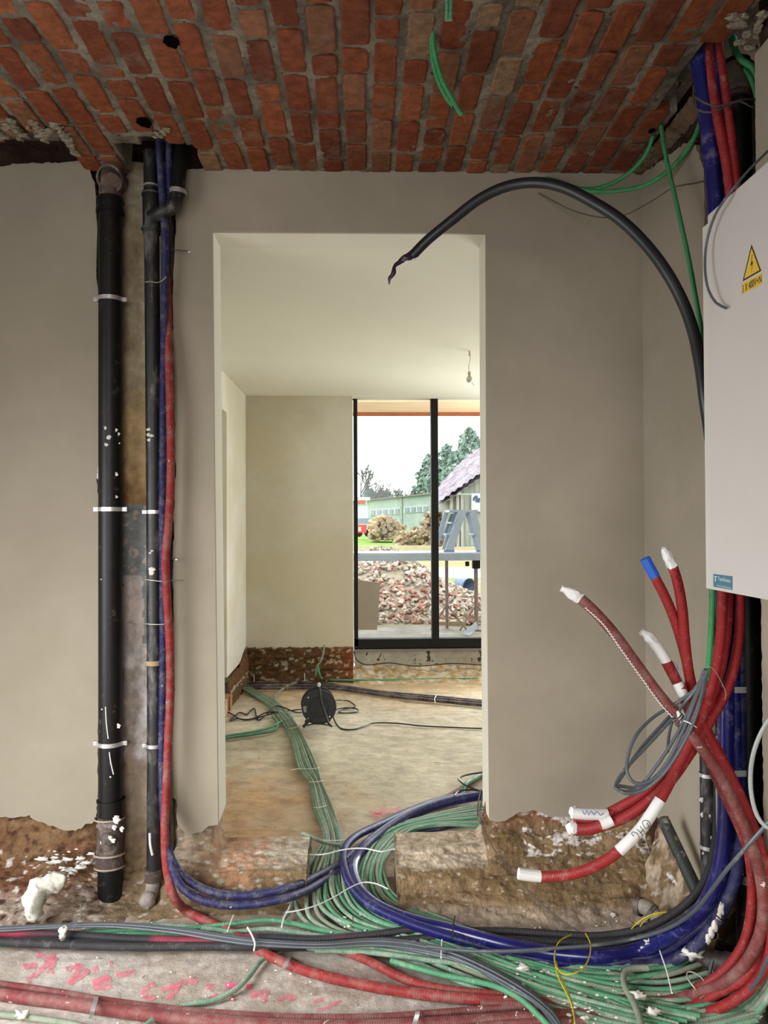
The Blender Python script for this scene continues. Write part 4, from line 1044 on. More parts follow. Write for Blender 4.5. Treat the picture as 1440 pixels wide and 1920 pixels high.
blueL('dusty blue conduit from the left wall chase, upper of the two curving to the doorway', .0130, W((298,255,2.63),(302,330,2.625),(309,440,2.625),(308,600,2.632),(305,900,2.648),(306,1200,2.645),(304,1450,2.64),(308,1545,2.60),(318,1600,2.55),(338,1638,2.52),(375,1664,2.52),(425,1678,2.52),(480,1677,2.52),(547,1663,2.55)) + FZp(.05, (597,1641),(640,1618),(665,1596),(710,1568),(780,1545),(860,1530),(960,1512)), 'blue_dusty')
blueL('dusty blue conduit from the left wall chase, lower of the two curving to the doorway', .0130, W((318,255,2.635),(316,350,2.64),(313,440,2.66),(312,600,2.68),(312,900,2.68),(313,1200,2.68),(310,1450,2.67),(314,1560,2.60),(322,1620,2.53),(335,1655,2.49),(365,1682,2.49),(415,1696,2.49),(470,1696,2.49),(547,1681,2.52)) + FZp(.04, (613,1648),(650,1626),(680,1606),(730,1578),(800,1558),(880,1540),(975,1522)), 'blue_dusty')
m = MB(); a = W((372,1672,'z',.05),(366,1682,'z',.055),(360,1692,'z',.02)); m.tube(a, .004, seg=6, flat=.3)
tag(m.make('cable_clip', M['metal']), 'small metal strap over the two dusty blue conduits near the left chase', 'clip')

# red conduits
redc = lambda l, r, pts, m_='red', grp=None: cable('red_conduit', M[m_], r, pts, l, 'conduit', grp, seg=14)
redc('long red conduit running down the left wall chase and across the floor to the right', .0142,
     W((310,400,2.70),(312,450,2.695),(313,520,2.675),(315,620,2.64),(319,760,2.62),(320,900,2.62),(316,985,2.615),(311,1040,2.61),(312,1100,2.61),(318,1200,2.615),(319,1300,2.615),(315,1400,2.61),(312,1480,2.60),(309,1560,2.57),(313,1630,2.53),(325,1678,2.49)) +
     FZp(.018, (350,1708),(385,1726),(430,1746),(475,1775),(530,1804),(600,1828),(700,1850),(800,1865),(900,1874),(1000,1880),(1100,1880),(1200,1874)) + W((1290,1868,2.06),(1350,1842,1.98),(1395,1795,1.93),(1418,1730,1.90),(1418,1640,1.90),(1392,1560,1.92),(1350,1470,1.94),(1316,1395,1.94),(1296,1340,1.94),(1282,1305,1.94),(1275,1285,1.93)), 'red_dusty')
redc('shorter red conduit curving from under the sleeves to join the long red one', .0125,
     FZp(.018, (610,1770),(655,1787),(700,1806),(745,1830),(800,1849),(870,1861),(960,1866),(1060,1862),(1150,1856),(1230,1860)) + W((1310,1850,2.05),(1360,1822,1.98),(1402,1770,1.93),(1428,1710,1.89),(1432,1640,1.89)), 'red_dusty')
redc('thin dark red dusty conduit at the front, behind its thicker twin', .0100, FZp(.012, (-460,1770),(-60,1838),(0,1846),(100,1860),(200,1877),(300,1890),(400,1900),(550,1908),(700,1908),(800,1902),(900,1894),(1000,1888),(1100,1892),(1200,1905),(1300,1925)), 'red_dark')
redc('thick dark red dusty conduit at the front edge of the floor', .0160, FZp(.016, (-460,1790),(-60,1852),(0,1864),(130,1882),(250,1899),(400,1915),(550,1925),(700,1925),(850,1918),(1000,1908),(1100,1905),(1200,1915),(1300,1935)), 'red_dark')
redc('dark red conduit at the very bottom edge, seen below the dusty pair', .0130, FZp(.012, (820,1945),(920,1925),(1020,1915),(1120,1918),(1220,1935)), 'red_dark')
for px, py in ((175,1888),(175,1888)): pass
for (px, py, l) in ((175, 1888, 'metal perforated strap over the dark red pipes at the left front'), (778, 1915, 'metal perforated strap over the dark red pipes at the middle front'), (536, 1806, 'metal perforated strap over the long red conduit')):
    m = MB(); h = 22 if px != 536 else 12
    pts = FZp(.001, (px + 6, py - h)) + FZp(.038, (px + 4, py - h * .5), (px - 1, py + h * .3)) + FZp(.002, (px - 5, py + h))
    P, _ = crom(pts, .006)
    sd = Vector((.010, 0, 0)); I = [(m.v(p - sd * .6), m.v(p + sd * .6)) for p in P]
    J = [(m.v(p - sd * .6 + Vector((0, 0, .0012))), m.v(p + sd * .6 + Vector((0, 0, .0012)))) for p in P]
    for k in range(len(P) - 1):
        m.f((I[k][0], I[k][1], I[k + 1][1], I[k + 1][0])); m.f((J[k][0], J[k + 1][0], J[k + 1][1], J[k][1]))
        m.f((I[k][0], I[k + 1][0], J[k + 1][0], J[k][0])); m.f((I[k][1], J[k][1], J[k + 1][1], I[k + 1][1]))
    tag(m.make('metal_strap', M['metal']), l, 'strap')

def tipped(label, m_, r, pts, end_pts, end_mat, end_name='white_tape', crumple=True, sleeves=()):
    """red conduit with a wrapped end; sleeves: (points, material, name)"""
    base = Vector(pts[-1])
    root = empty('red_conduit', tuple(Vector(pts[0])), label, 'conduit')
    MB().tube(pts, r, seg=14).make('tube', M[m_], root)
    mb = MB(); n = len(end_pts)
    mb.tube(end_pts, r * 1.06, seg=12, ds=.005, radii=[r * (1.1 if k >= n - 2 else .55 + .2 * k) for k in range(n)] if crumple else None)
    if crumple:
        for k, v in enumerate(mb.V):
            d = noise.noise_vector(Vector(v) * 90) * r * .28; mb.V[k] = tuple(Vector(v) + d)
    e_ = mb.make(end_name, M[end_mat], root, sharp=25)
    for sp_, sm_, sn_ in sleeves: MB().tube(sp_, r * 1.09, seg=14, ds=.01).make(sn_, M[sm_], root)
    return root
# going down to the floor
s1 = W((1086,1121,1.93),(1110,1142,1.93),(1150,1186,1.93),(1190,1240,1.93),(1232,1297,1.92),(1272,1346,1.90),(1312,1398,1.88),(1350,1455,1.87),(1385,1525,1.86),(1414,1600,1.85),(1430,1670,1.84),(1428,1740,1.84),(1405,1795,1.86),(1365,1838,1.92),(1310,1862,2.0),(1240,1880,'z',.018),(1140,1888,'z',.015),(1020,1886,'z',.015),(900,1880,'z',.015))
o = tipped('frayed dark red conduit reaching furthest left in the air with a split white edge', 'red_dark', .0138, s1, W((1052,1103,1.93),(1062,1107,1.93),(1075,1114,1.93),(1087,1122,1.93)), 'tape')
m = MB(); P, _ = crom(W((1098,1140,1.917),(1130,1170,1.915),(1160,1212,1.914),(1200,1268,1.912),(1240,1322,1.904),(1262,1346,1.89)), .004)
for k in range(0, len(P) - 1, 2):
    q = P[k]; m.box(tuple(q + Vector((-.0030, -.003, -.0008))), tuple(q + Vector((.0030, .001, .0010))))
m.tube(P, .0010, seg=5)
m.make('split_white_edge', M['tape'], o)
m = MB()
for k in range(8): m.ring(DY(1268 + k * 3.2, 1343 + k * 4, 1.885), DY(1300, 1384, 1.885) - DY(1268, 1343, 1.885), .0142, .0030, .0012)
m.make('bare_ribs', M['brown_fit'], o)
MB().tube(W((1270,1333,1.885),(1276,1345,1.882),(1279,1356,1.882)), .006, seg=8, radii=[.003, .008, .003]).make('torn_white_flap', M['tape'], o)
s2 = W((1262,1262,1.955),(1278,1300,1.95),(1298,1345,1.945),(1330,1400,1.93),(1362,1465,1.92),(1390,1540,1.91),(1408,1620,1.90),(1410,1700,1.89),(1395,1770,1.90),(1350,1828,1.96),(1290,1856,2.06),(1220,1862,'z',.018),(1120,1858,'z',.014),(1000,1856,'z',.014))
tipped('red conduit with a white taped sleeve and blue scribble, just right of the frayed one', 'red', .0130, s2, W((1202,1184,1.96),(1208,1188,1.96),(1216,1194,1.96),(1226,1205,1.96)), 'tape',
       sleeves=((W((1224,1203,1.96),(1233,1214,1.96),(1242,1228,1.958),(1250,1241,1.957)), 'tape', 'white_tape'), (W((1249,1240,1.957),(1263,1266,1.955),(1272,1284,1.952)), 'red', 'bare_section'), (W((1270,1281,1.935),(1277,1296,1.93),(1283,1309,1.93)), 'tape', 'white_tape')))
m = MB(); m.tube(W((1262,1240,1.940),(1268,1246,1.938),(1272,1256,1.937),(1266,1252,1.938),(1274,1266,1.936),(1281,1282,1.936)), .0009, seg=5); tag(m.make('pen_scribble', M['pen_blue'], bpy.data.objects['red_conduit.007'] if 'red_conduit.007' in bpy.data.objects else None))
s3 = W((1226,1079,1.98),(1245,1115,1.98),(1266,1165,1.98),(1284,1225,1.97),(1298,1290,1.97),(1316,1350,1.96),(1348,1412,1.94),(1382,1480,1.92),(1412,1555,1.90),(1432,1630,1.88),(1440,1700,1.86),(1432,1775,1.86),(1400,1828,1.88),(1350,1860,1.95),(1290,1888,2.0),(1200,1906,'z',.014),(1100,1915,'z',.012))
tipped('red conduit ending in a bright blue taped tip', 'red', .0130, s3, W((1209,1047,1.98),(1215,1058,1.98),(1228,1082,1.98)), 'tube_blue_end', 'blue_tape', False)
s4 = W((1261,1062,1.96),(1270,1090,1.96),(1279,1140,1.96),(1284,1200,1.955),(1292,1265,1.95),(1306,1325,1.94),(1330,1385,1.93),(1362,1440,1.91),(1398,1515,1.89),(1426,1590,1.87),(1440,1650,1.85),(1448,1720,1.83),(1440,1800,1.84),(1410,1850,1.87),(1360,1885,1.92),(1290,1912,1.95),(1200,1935,'z',.016))
tipped('red conduit with a crumpled white tip and black marker blots, highest of the loose ends', 'red', .0130, s4, W((1243,1028,1.96),(1248,1036,1.96),(1254,1047,1.96),(1262,1063,1.96)), 'tape')
q = MB(); random.seed(2)
for (a, b) in (((1264,1068),(1268,1082)), ((1267,1084),(1271,1092)), ((1272,1098),(1274,1110))):
    q.tube(W((a[0], a[1], 1.9463), (b[0] + 3, (a[1] + b[1]) / 2, 1.9463), (b[0], b[1], 1.9463)), .0022, seg=6, flat=.3)
q.make('marker_blots', M['ink'], bpy.context.scene.objects[[x.name for x in SC.objects if x.name.startswith('red_conduit') and 'highest' in str(x.get('label', ''))][0]])
# coming down from behind the cabinet
s5 = W((1133,1529,1.93),(1165,1512,1.93),(1200,1492,1.93),(1245,1450,1.93),(1285,1400,1.94),(1318,1345,1.95),(1345,1275,1.97),(1360,1200,1.98),(1366,1110,1.98),(1368,800,2.0),(1374,450,2.0),(1364,320,2.0),(1345,220,2.01),(1330,130,2.01),(1325,60,2.01))
o5 = tipped('upper red conduit of the pair with white scribbled tape tips near the broken plaster', 'red', .0128, s5, W((1069,1517,1.92),(1074,1521,1.92),(1082,1524,1.92)), 'tape', 'white_tape',
       sleeves=((W((1078,1534,1.925),(1095,1537,1.925),(1112,1537,1.925),(1134,1530,1.925)), 'red', 'bare_section'), (W((1072,1524,1.912),(1090,1526,1.912),(1110,1527,1.912),(1138,1527,1.915)), 'tape', 'white_tape')))
s6 = W((1130,1547,1.90),(1160,1538,1.90),(1200,1515,1.90),(1250,1472,1.90),(1292,1415,1.92),(1332,1350,1.94),(1366,1285,1.96),(1384,1205,1.98),(1388,1110,1.98),(1388,800,2.0),(1388,450,2.0),(1375,300,2.0),(1360,180,2.01),(1347,90,2.01),(1345,50,2.01))
tipped('lower red conduit of the pair with white scribbled tape tips near the broken plaster', 'red', .0128, s6, W((1062,1553,1.90),(1068,1553,1.90),(1080,1553,1.90)), 'tape', 'white_tape',
       sleeves=((W((1078,1554,1.90),(1095,1555,1.90),(1112,1553,1.90),(1132,1547,1.90)), 'red', 'bare_section'), (W((1126,1546,1.897),(1136,1543,1.897),(1147,1538,1.897)), 'tape', 'white_tape')))
s7 = W((1012,1643,1.84),(1040,1643,1.84),(1080,1637,1.84),(1120,1622,1.84),(1160,1596,1.84),(1200,1556,1.85),(1236,1503,1.86),(1266,1446,1.88),(1295,1388,1.90),(1322,1325,1.93),(1342,1255,1.95),(1352,1185,1.96),(1355,1110,1.97),(1356,800,2.0),(1362,500,2.0))
sc_ = MB(); sc_.tube(W((1092,1520,1.893),(1097,1528,1.891),(1100,1519,1.893),(1104,1529,1.891),(1108,1520,1.893),(1114,1528,1.891),(1120,1521,1.893),(1126,1529,1.891),(1132,1524,1.893)), .0009, seg=5); sc_.make('pen_scribble', M['pen_blue'], o5)
o7 = tipped('lowest red conduit, its white tape sleeve marked with black handwritten letters', 'red', .0128, s7, W((972,1638,1.84),(984,1640,1.84),(1000,1642,1.84),(1013,1643,1.84)), 'tape', 'white_tape', False,
       sleeves=((W((1160,1596,1.838),(1180,1577,1.838),(1200,1556,1.845),(1220,1528,1.85),(1238,1500,1.857)), 'tape', 'white_tape'),))
m = MB(); k_ = 1140; s_z = 120 / 1280; Yp = 1.829
hp = lambda *p: [DY(1140 + x * s_z, 1460 + y * s_z, Yp) for x, y in p]
strokes = [[(470,1105),(500,1140),(560,1195),(600,1228),(630,1190),(615,1150),(570,1090),(500,1065),(468,1105)],
           [(575,1010),(620,1050),(665,1100),(690,1138)], [(640,955),(680,1000),(715,1040),(725,1075)], [(650,1090),(675,1055),(700,1020)],
           [(735,830),(690,870),(700,915),(730,965),(760,1000),(800,990),(830,960),(848,915),(825,870),(790,840),(735,830)], [(780,885),(805,930),(820,975)]]
for s in strokes: m.tube(hp(*s), .0008, seg=5, ds=.004)
m.make('handwritten_letters', M['ink'], o7)

# grey coil hanging from the green conduit
greyL = lambda l, r, pts, m_='grey': cable('grey_cable', M[m_], r, pts, l, 'cable', seg=8)
cg = W((1326,1258,1.85),(1308,1300,1.84),(1284,1362,1.83),(1244,1440,1.82),(1200,1478,1.82),(1168,1484,1.82),(1154,1476,1.83),(1166,1450,1.85),(1210,1402,1.87),(1256,1352,1.89),(1284,1318,1.90),(1310,1285,1.88),(1322,1256,1.86),
       (1316,1300,1.835),(1292,1365,1.825),(1254,1435,1.815),(1215,1466,1.815),(1192,1469,1.82),(1178,1455,1.83),(1176,1425,1.85),(1192,1380,1.87),(1225,1345,1.90),(1262,1322,1.91),(1300,1295,1.89),(1324,1262,1.86),(1312,1320,1.83),(1286,1385,1.815),(1240,1455,1.81),(1200,1484,1.81),(1170,1487,1.81),(1152,1476,1.82),(1163,1474,1.83),(1195,1476,1.83),(1228,1440,1.825),(1270,1375,1.83),(1306,1300,1.845),(1320,1258,1.855))
coil = empty('cable_coil', tuple(DY(1160, 1484, 1.82)), 'coil of thin grey cable tied up in front of the red conduit crossing', 'cable coil')
MB().tube(cg, .0042, seg=8, ds=.010).make('cable', M['grey'], coil)
MB().tube(W((1276,1356,1.86),(1284,1352,1.825),(1294,1356,1.818),(1306,1364,1.83)), .0015, seg=6).make('tie', M['tie_white'], coil)
MB().tube(W((1322,1252,1.845),(1330,1250,1.83),(1340,1258,1.84),(1352,1278,1.86),(1361,1300,1.87),(1359,1312,1.88)), .0012, seg=6).make('hanging_wire', M['wire_steel'], coil)
for k, pts in enumerate((((1272,1318,1.93),(1262,1345,1.93),(1254,1380,1.93),(1252,1410,1.94)), ((1268,1330,1.92),(1240,1360,1.90),(1200,1405,1.88),(1158,1468,1.84)))):
    MB().tube(W(*pts), .0040, seg=8).make('loose_loop', M['grey'], coil)

# vertical bright green conduit beside the cabinet, and the greens at the ceiling
cable('green_conduit', M['green_bright'], .0065, W((1232,190,2.42),(1238,225,2.36),(1248,290,2.28),(1268,380,2.18),(1290,480,2.08),(1308,580,1.99),(1322,660,1.92),(1332,850,1.89),(1336,1100,1.88),(1333,1180,1.87),(1329,1240,1.87),(1325,1276,1.87)), 'bright green conduit dropping from the ceiling behind the cabinet to the grey coil', 'conduit')
cable('green_conduit', M['green_bright'], .0068, W((1230,185,2.44),(1228,235,2.40),(1216,280,2.45),(1190,315,2.52),(1155,340,2.58),(1118,353,2.62),(1085,353,2.64),(1055,343,2.655),(1026,335,2.665)), 'green conduit drooping from the ceiling corner, shorter of the two above the black cable', 'conduit')
cable('green_conduit', M['green_bright'], .0072, W((1345,130,2.12),(1325,195,2.15),(1300,262,2.22),(1262,312,2.32),(1215,345,2.42),(1165,357,2.52),(1115,359,2.58),(1075,352,2.63),(1045,340,2.65),(1022,334,2.665)), 'green conduit swinging from behind the blue risers, longer of the two above the black cable', 'conduit')
cable('green_conduit', M['green_bright'], .0085, W((1375,70,2.10),(1388,110,2.02),(1412,128,1.97),(1430,175,1.93),(1434,250,1.90),(1436,340,1.88),(1440,600,1.88)), 'bright green conduit bending down beside the top right pipe, outer one', 'conduit')
cable('green_conduit', M['green_bright'], .0075, W((1370,75,2.14),(1385,120,2.06),(1402,135,2.02),(1418,175,1.98),(1424,250,1.95),(1428,340,1.93),(1430,600,1.93)), 'bright green conduit bending down beside the top right pipe, inner one', 'conduit')
o = cable('green_conduit', M['green_bright'], .0062, W((812,50,1.90),(812,76,1.93),(817,110,1.95),(830,152,1.96),(848,186,1.965),(860,208,1.965),(867,215,1.965)), 'green conduit hanging from the brick ceiling with a copper wire at its tip', 'conduit')
MB().tube(W((866,213,1.965),(870,220,1.965),(873,229,1.965)), .0012, seg=6).make('copper_wire', mat('copper', (176, 120, 70), .4, metal=.8), o)
o = cable('green_conduit', M['green_bright'], .0060, W((809,55,1.91),(809,82,1.945),(812,115,1.96),(822,152,1.97),(838,184,1.975),(850,199,1.975)), 'green conduit hanging from the brick ceiling with an open hollow end', 'conduit')
MB().tube(W((849,198,1.974),(851,200.5,1.972)), .0042, seg=10).make('mouth_shade_cap', M['ink'], o)  # solid black end stands for the shade in the open bore
for k, dx in enumerate((-3.4, 3.4)):
    cable('green_conduit', M['green'], .0040, [DY(841 + dx, 38, 1.55), DY(842 + dx, 0, 1.55), DY(843 + dx, -80, 1.56), Vector((DY(843 + dx, -80, 1.57).x, 1.57, CZ + .02))], ['left', 'right'][k] + ' strand of the short green pair hanging at the top edge of the picture', 'conduit')
# lime crumbs on the end at the wall
MB_ = MB(); random.seed(8)
ex = [x for x in SC.objects if 'longer of the two above' in str(x.get('label', ''))][0]
pc = MB()
pc.tube([DY(1062, 349, 2.645), DY(1085, 357, 2.635), DY(1105, 361, 2.62)], .004, seg=8, radii=[.002, .007, .003]); pc.make('plaster_crust', M['splat'], ex)
# thick black supply cable arching over the door
arc = W((772,481,2.28),(800,452,2.27),(850,411,2.24),(898,374,2.20),(940,353,2.17),(980,343.5,2.14),(1018,343,2.11),(1060,353,2.08),(1110,378,2.05),(1160,410,2.02),(1205,452,1.99),(1245,503,1.96),(1278,562,1.94),(1300,622,1.92),(1314,690,1.90),(1322,750,1.89),(1332,820,1.90),(1345,950,1.93))
blk = empty('supply_cable', tuple(arc[0]), 'thick black cable arching in front of the wall from the cabinet to the door head', 'cable')
MB().tube(arc, .0150, seg=18, ds=.015).make('sheath', M['black'], blk)
mb = MB(); tp = W((728,533,2.285),(732,522,2.285),(738,512,2.285),(740,500,2.285),(752,490,2.285),(765,482,2.285),(780,474,2.28))
mb.tube(tp, .01, seg=9, ds=.005, radii=[.0015, .006, .0075, .0055, .009, .0125, .0155])
for k, v in enumerate(mb.V): mb.V[k] = tuple(Vector(v) + noise.noise_vector(Vector(v) * 70) * .0032)
mb.make('taped_tip', mat('dark_purple_tape', (44, 22, 44), .4, var=.2, bump=.3), blk)
m = MB()
for (px, py) in ((770, 489), (776, 486)): m.ball(DY(px, py, 2.268), .003, 6, 5, (1.6, 1, .7), nz=.6)
m.tube(W((764,490,2.27),(772,489,2.268),(782,483,2.266)), .0016, seg=5); m.make('white_shred', M['tape'], blk)
# grey and dark thin wires
cable('grey_wire', M['wire_dark'], .0022, W((1330,338,2.12),(1300,344,2.2),(1262,352,2.3),(1220,378,2.4),(1180,400,2.46),(1150,408,2.52),(1110,405,2.58),(1070,393,2.62),(1040,378,2.64),(1010,362,2.665)), 'thin grey wire sagging behind the black cable to the wall', 'wire', seg=6)
cable('grey_wire', M['grey'], .0030, W((1460,262,1.64),(1440,283,1.62),(1405,318,1.60),(1368,362,1.60),(1340,405,1.66),(1325,455,1.70),(1322,505,1.70),(1329,545,1.68),(1343,568,1.66),(1362,578,1.63)), 'thin grey wire hanging in front of the upper left corner of the cabinet', 'wire', seg=8)
cable('grey_wire', M['wire_dark'], .0026, W((1300,180,1.98),(1320,192,1.955),(1345,200,1.95),(1372,192,1.95),(1398,186,1.96),(1440,188,1.98)), 'dark wire tied round the risers at the top right, upper strand', 'wire', seg=6)
cable('grey_wire', M['wire_dark'], .0026, W((1300,160,2.0),(1306,205,1.955),(1335,211,1.94),(1360,200,1.945),(1385,190,1.95),(1415,202,1.96),(1445,198,1.98)), 'dark wire tied round the risers at the top right, lower strand', 'wire', seg=6)
greyL('grey cable curving in at the right edge below the cabinet', .0050, W((1470,1320,1.70),(1440,1352,1.72),(1418,1395,1.73),(1408,1440,1.74),(1409,1490,1.74),(1420,1530,1.73),(1436,1550,1.72),(1470,1562,1.70)), 'grey_pale')
greyL('grey cable slanting from the right edge past the risers down to the floor', .0050, W((1470,1510,1.76),(1438,1545,1.78),(1400,1588,1.80),(1365,1628,1.84),(1335,1668,1.90),(1300,1710,2.0),(1250,1742,2.12)) + FZp(.085, (1190,1760),(1120,1772),(1040,1778),(960,1783),(880,1783),(800,1774)))
greyL('pale cable standing at the corner edge between the short black pipe and the blue risers', .0046, W((1344,1380,2.08),(1345,1480,2.08),(1346,1560,2.08),(1342,1630,2.08),(1325,1680,2.10),(1290,1715,2.14),(1240,1745,2.2)) + FZp(.07, (1180,1762),(1100,1774),(1000,1782),(900,1784),(820,1778)), 'grey_pale')
greyL('grey cable curling up at the bottom right corner beside the red bends', .0048, W((1460,1770,1.78),(1438,1800,1.80),(1420,1838,1.84),(1385,1872,1.90),(1345,1886,1.95),(1322,1880,2.0),(1318,1862,2.02),(1328,1835,2.04),(1336,1800,2.06)))
cable('thin_wire', M['wire_steel'], .0018, W((1322,1895,2.0),(1318,1872,2.0),(1300,1850,2.0),(1288,1832,2.02),(1290,1822,2.03),(1306,1826,2.02),(1322,1842,2.0),(1324,1862,1.98),(1312,1872,1.97)), 'thin pale wire loop standing on the floor before the grey socket', 'wire', seg=6)
cable('thin_wire', M['wire_dark'], .0020, W((904,1543,2.66),(912,1565,2.62),(930,1598,2.58),(965,1640,2.53),(1000,1680,2.48),(1035,1712,2.43),(1070,1738,2.38),(1100,1752,2.34)), 'dark wire sagging from the right jamb foot down to the floor cables', 'wire', seg=6)
cable('thin_wire', M['wire_dark'], .0030, W((902,1480,2.86),(896,1510,2.84),(896,1530,2.82),(903,1544,2.70),(900,1520,2.80),(905,1490,2.86)), 'dark loop of wire hanging at the foot of the right door jamb', 'wire', seg=6)
# main bundle along the floor
SG = 'dark sleeves on the floor'
cable('dark_sleeve', M['sleeve_red'], .0112, FZp(.040, (-460,1744),(-60,1748),(0,1750),(120,1752),(243,1760),(400,1763),(487,1757),(594,1761),(643,1757),(712,1751),(765,1744),(810,1741),(870,1745),(950,1746),(1050,1752),(1120,1755)) + W((1200,1742,2.24),(1270,1708,2.17),(1322,1650,2.11),(1341,1580,2.10),(1345,1500,2.10),(1345,1420,2.10)), 'dark sleeve stained with pink overspray, upper of the two thick ones on the floor', 'sleeve', seg=14)
cable('dark_sleeve', M['sleeve'], .0122, FZp(.030, (-460,1762),(-60,1764),(0,1766),(60,1769),(243,1775),(400,1774),(504,1775),(608,1774),(695,1766),(768,1763),(817,1758),(860,1757),(950,1762),(1050,1767),(1120,1769)) + W((1200,1758,2.24),(1275,1722,2.17),(1330,1665,2.12),(1350,1600,2.11),(1352,1500,2.11)), 'black sleeve, lower of the two thick ones on the floor', 'sleeve', seg=14)
cable('dark_sleeve', M['sleeve_red'], .0085, FZp(.028, (-460,1754),(-60,1756),(0,1758),(120,1764),(243,1768),(360,1768),(450,1768),(560,1770)), 'thin sleeve with pink overspray squeezed between the two thick ones at the left', 'sleeve', seg=12)
for k in range(4):
    d = k * 3.7 - 4
    cable('grey_cable', M['grey'], .0038, FZp(.052 + .005 * (k % 2), (-460,1748+d*.4),(-60,1742+d*.4),(0,1741+d*.6),(100,1736+d*.5),(200,1733+d*.6),(320,1742+d*.8),(420,1757+d),(480,1765+d*.9),(600,1771+d*.8),(700,1765+d),(760,1769+d*1.1),(810,1778+d),(855,1790+d),(905,1812+d),(960,1842+d),(1005,1872+d),(1040,1905+d),(1060,1940+d)),
          'grey cable of the flat bundle crossing the floor, %s from its upper edge' % ORD[k], 'cable', 'grey cables of the floor bundle', seg=8)
cable('grey_cable', M['grey'], .0058, FZp(.045, (700,1770),(790,1785),(880,1808),(950,1850),(1010,1885),(1050,1935)), 'darker grey cable under the grey bundle at the lower middle', 'cable', seg=8)
# yellow-green earth wires
M['earth'] = mat('yellow_green_wire', (176, 164, 44), .5, var=.3, vscale=60)
cable('earth_wire', M['earth'], .0019, W((1180,1746,2.26),(1198,1728,2.22),(1224,1714,2.2),(1250,1710,2.2),(1270,1714,2.2)), 'yellow wire arching over the grey pipe elbow, longer of two', 'wire', seg=6)
cable('earth_wire', M['earth'], .0019, W((1198,1742,2.24),(1208,1726,2.22),(1228,1716,2.21),(1248,1712,2.21)), 'yellow wire arching over the grey pipe elbow, shorter of two', 'wire', seg=6)
cable('earth_wire', M['earth'], .0021, W((1098,1750,'z',.07),(1107,1770,'z',.085),(1104,1798,'z',.09),(1088,1820,'z',.09),(1062,1828,'z',.085),(1044,1815,'z',.08),(1040,1788,'z',.08),(1050,1764,'z',.08),(1072,1752,'z',.07)), 'yellow green wire standing in a round loop over the blue conduit', 'wire', seg=6)
cable('earth_wire', M['earth'], .0021, W((1040,1800,'z',.08),(1046,1830,'z',.075),(1060,1858,'z',.07),(1072,1885,'z',.065),(1080,1930,'z',.06)), 'yellow wire running from the loop to the bottom edge, right strand', 'wire', seg=6)
cable('earth_wire', M['earth'], .0021, W((1042,1802,'z',.075),(1053,1836,'z',.07),(1066,1862,'z',.065),(1076,1900,'z',.06),(1077,1935,'z',.06)), 'yellow wire running from the loop to the bottom edge, left strand', 'wire', seg=6)
# ties sticking out
def stick(name, m_, r, pts, l, cat='cable tie'): return tag(MB().tube(pts, r, seg=6).make(name, M[m_]), l, cat)
stick('cable_tie', 'tie_white', .0022, FZp(.045, (426,1747),(428,1742),(438,1716)), 'white tie tail standing up left of the pink sleeve patch')
stick('cable_tie', 'tie_white', .0026, FZp(.065, (464,1739),(472,1753),(478,1770),(476,1782)), 'white tie round the grey bundle where the red conduit passes under')
stick('cable_tie', 'tie_white', .0022, FZp(.065, (829,1762),(828,1775),(827,1796)), 'white tie standing on the grey bundle below the black sleeves')
stick('cable_tie', 'tie_black', .0022, FZp(.085, (853,1718),(850,1732),(848,1756),(846,1760)), 'black tie round the thick blue conduit, nearest the middle')
stick('cable_tie', 'tie_black', .0020, FZp(.075, (888,1762),(888,1776)), 'short black tie tail below the thick blue conduit')
stick('cable_tie', 'tie_black', .0018, FZp(.05, (662,1715),(662,1731)), 'small black tie tail in the green fan')
stick('cable_tie', 'tie_white', .0022, FZp(.075, (1230,1753),(1238,1785),(1250,1820),(1260,1862)), 'long white tie hanging from the blue bend over the green conduits')
stick('cable_tie', 'tie_black', .0020, W((1342,1716,1.99),(1352,1724,1.985),(1360,1731,1.99)), 'black tie on the plaster smeared blue conduit')
stick('pin', 'wire_steel', .0016, [DZ(151, 1728, .0), DZ(151, 1728, .0) + Vector((.0, 0, .055))], 'thin pale pin standing on the floor left of the thick drain pipe', 'pin')
for py, xx in ((1290, 1380), (1445, 1380)):
    q = DY(xx, py, 2.03); m = MB(); m.box((q.x - .016, 2.005, q.z - .008), (q.x + .016, 2.008, q.z + .008))
    tag(m.make('strap_bracket', M['metal']), ['upper', 'lower'][py == 1445] + ' grey metal strap across the blue conduits beside the riser', 'strap')
